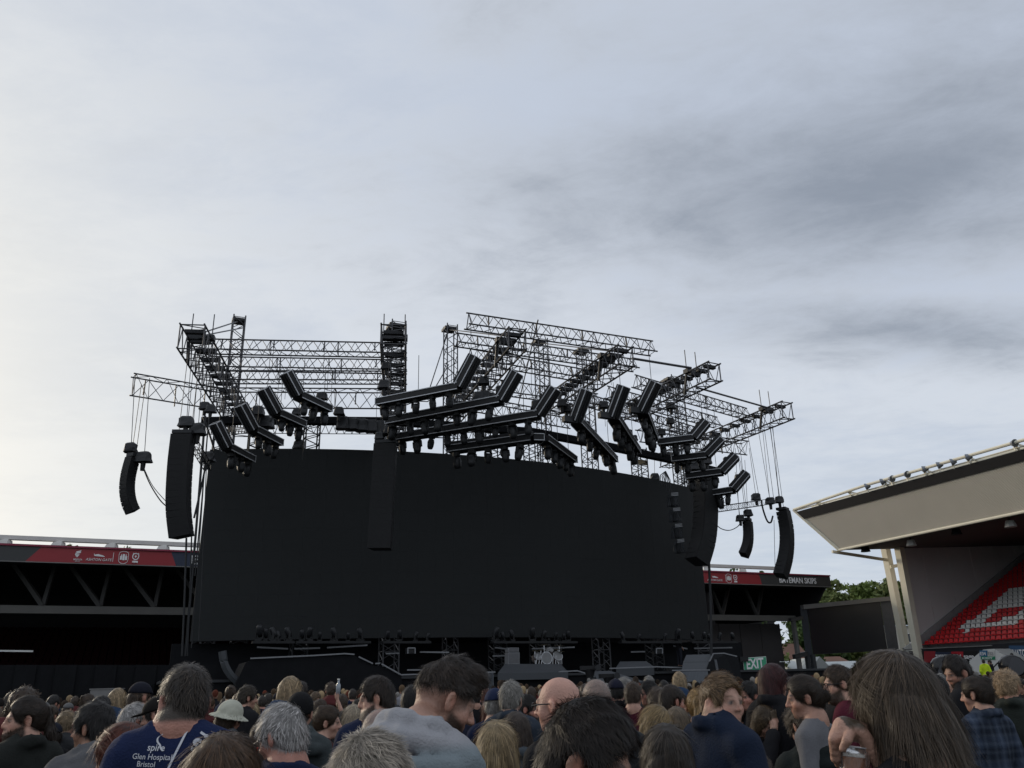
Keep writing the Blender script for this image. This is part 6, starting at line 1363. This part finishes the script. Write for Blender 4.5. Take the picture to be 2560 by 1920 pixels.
for ri, D in enumerate(Ds):
    half = D * .66; sp_ = max(.62, D * .046); x = -half + rc.uniform(0, sp_)
    while x < half:
        px_, py_ = x + rc.uniform(-.15, .15), D + rc.uniform(-.5, .5) * (1 + D * .03); x += sp_ * rc.uniform(.85, 1.25)
        if any((px_ - a) ** 2 + (py_ - b) ** 2 < .42 ** 2 for a, b in spots): continue
        hx_, hy_, hd_ = proj((px_, py_, 1.58)); hw_ = .235 * FPX / hd_
        if any(abs(hx_ - h_['x']) < (h_['hp'] + hw_) * .5 and abs(hy_ - h_['y']) < (h_['hp'] + hw_) * .62 and hd_ < .262 * FPX / h_['hp'] + .2 for h_ in HEROES): continue
        if abs(hx_ - 1895) < 32 and hd_ < 40: sc_max = .95
        else: sc_max = 1.075
        spots.append((px_, py_)); i = rc.choices(range(len(VAR)), wts_)[0]; b, kind = VAR[i]
        yaw = rc.gauss(-8, 32) if rc.random() < .82 else rc.uniform(-170, 170); sc_ = min(sc_max, max(.90, rc.gauss(.975, .045)))
        if i in used: o = dup(b, (px_, py_, 0), (0, 0, -math.radians(yaw)), scale=sc_)
        else: used.add(i); o = b; o.location = (px_, py_, 0); o.rotation_euler = (0, 0, -math.radians(yaw)); o.scale = (sc_,) * 3
        GUESTS.append((hx_, hd_, o, kind))
cols_ = {}
for hx_, hd_, o, kind in GUESTS: cols_.setdefault(min(MARK, key=lambda m_: abs(m_[0] - hx_))[1], []).append((hd_, o, kind))
for nm_, li in cols_.items():
    li.sort(key=lambda q: q[0])
    for j, (hd_, o, kind) in enumerate(li): tag(o, '%s, %s back behind %s' % (kind, ORD[j], nm_), 'person', 'distant crowd')
for i, (b, k) in enumerate(VAR):
    if i not in used:
        for c in list(b.children): bpy.data.objects.remove(c)
        bpy.data.objects.remove(b)
# steward and others near the right stand, person on the stage
def extra(label, x, y, D, yaw, top, tc, hair='short', hc=DKB, base=None, **k):
    p = atY(x, y, D); zh = 1.6 if base is None else p.z - base; sp = dict(zh=zh, pitch=.05, hair=hair, hc=hc, top=top, tc=tc, skin=SK1, seed=int(x)); sp.update(k); b, fr, Hc = make_person(sp, 0)
    b.location = (p.x, p.y, p.z - zh); b.rotation_euler = (0, 0, -math.radians(yaw)); tag(b, label, 'person'); return b
st1 = extra('steward in a bright yellow jacket below the exit sign', 2459, 1655, 50, 30, 'jacket', (.55, .72, .03)); st2 = extra('person in dark clothes beside the yellow jacket', 2475, 1656, 50.5, -60, 'jacket', BK)
st3 = extra('person in an orange jacket at the right edge below the boards', 2556, 1656, 44, -20, 'jacket', (.7, .12, .03)); st4 = extra('dark clothed person standing near the blue board at right', 2530, 1638, 56, 0, 'jacket', BK)
for s_, lab in ((st1, 'concrete step the yellow steward stands on'), (st2, 'concrete step the dark clothed person stands on'), (st3, 'raised step under the orange jacket'), (st4, 'raised walkway block under the person near the blue board')):
    zt_ = s_.location.z
    if zt_ > .05: tag(M().box((s_.location.x, s_.location.y, zt_ / 2 - .002), (1.2, 1.0, zt_)).build('step', mat('stand concrete', (.16, .16, .155), .9), None, org=(s_.location.x, s_.location.y, 0)), lab, 'step')
ps = atT(1694, 1587, 39.2); zb_ = 2.31
e_ = extra('crew member in black standing on the right of the stage', 1694, 1587, ps.y, 60, 'tee', BK, base=zb_ if ps.z - zb_ < 1.9 else ps.z - 1.6, hair='short')
if e_.location.z > 2.4: tag(M().box((e_.location.x, e_.location.y, (e_.location.z + 2.31) / 2), (1.4, .9, e_.location.z - 2.31)).build('riser', BLACK, None, org=(e_.location.x, e_.location.y, 2.31)), 'black riser under the crew member on stage', 'riser')

# the packed crowd right up to the stage, too small to pick apart
rn = np.random.default_rng(5); PV, PF, PC = [], [], []; kq = 0
hcols = np.array([BLK, DKB, DKB, BRN, BRN, LBR, BLN, GRY, RED_]); tcs = np.array([BK, NV, GD, (.05, .055, .05), (.12, .12, .13), (.08, .02, .02), (.2, .2, .22)])
def lathe(c, prof, col, n=8, ry=1.0):
    global kq
    for z, r, dy in prof:
        for j in range(n): a = 2 * math.pi * j / n; PV.append((c[0] + r * math.cos(a), c[1] + r * ry * math.sin(a) + dy, c[2] + z)); PC.append(col)
    m_ = len(prof)
    for i in range(m_ - 1):
        for j in range(n): PF.append((kq + i * n + j, kq + i * n + (j + 1) % n, kq + (i + 1) * n + (j + 1) % n, kq + (i + 1) * n + j))
    kq += m_ * n
for D in np.arange(20.6, 37, .78):
    for x in np.arange(-D * .68, D * .68, .6):
        p = V((x + rn.uniform(-.22, .22), D + rn.uniform(-.3, .3), 0)); t_ = p.dot(NN)
        if t_ > 32.8 or p.dot(U) > 36 or rn.random() < .12: continue
        zc = rn.normal(1.57, .085); hcx = hcols[rn.integers(len(hcols))] * rn.uniform(.7, 1.3); tcx = tcs[rn.integers(len(tcs))]; sk_ = np.array(SK1) * rn.uniform(.7, 1.1)
        lathe((p.x, p.y, zc), [(-.115, .03, .03), (-.08, .055, .02), (-.03, .068, .012), (.03, .07, .008), (.06, .06, .01)], sk_, 6, 1.15)
        lathe((p.x, p.y - .014, zc), [(-.05, .05, -.03), (.0, .076, -.008), (.045, .082, .0), (.085, .068, 0), (.115, .04, 0), (.127, .005, 0)] if rn.random() > .3 else [(-.26, .06, -.04), (-.1, .085, -.02), (.0, .086, -.008), (.05, .084, 0), (.09, .068, 0), (.118, .04, 0), (.13, .005, 0)], hcx, 7, 1.15)
        lathe((p.x, p.y, zc), [(-1.55, .12, 0), (-.75, .17, 0), (-.55, .18, 0), (-.28, .22, 0), (-.2, .17, 0), (-.15, .07, 0), (-.10, .055, 0)], tcx, 7, .62)
me = np_mesh('crowd', np.array(PV), np.array(PF), np.array(PC), FABM); co_ = bpy.data.objects.new('crowd', me); COL.objects.link(co_); co_['kind'] = 'stuff'; co_['label'] = 'packed crowd of small heads right up to the stage'; co_['category'] = 'crowd'
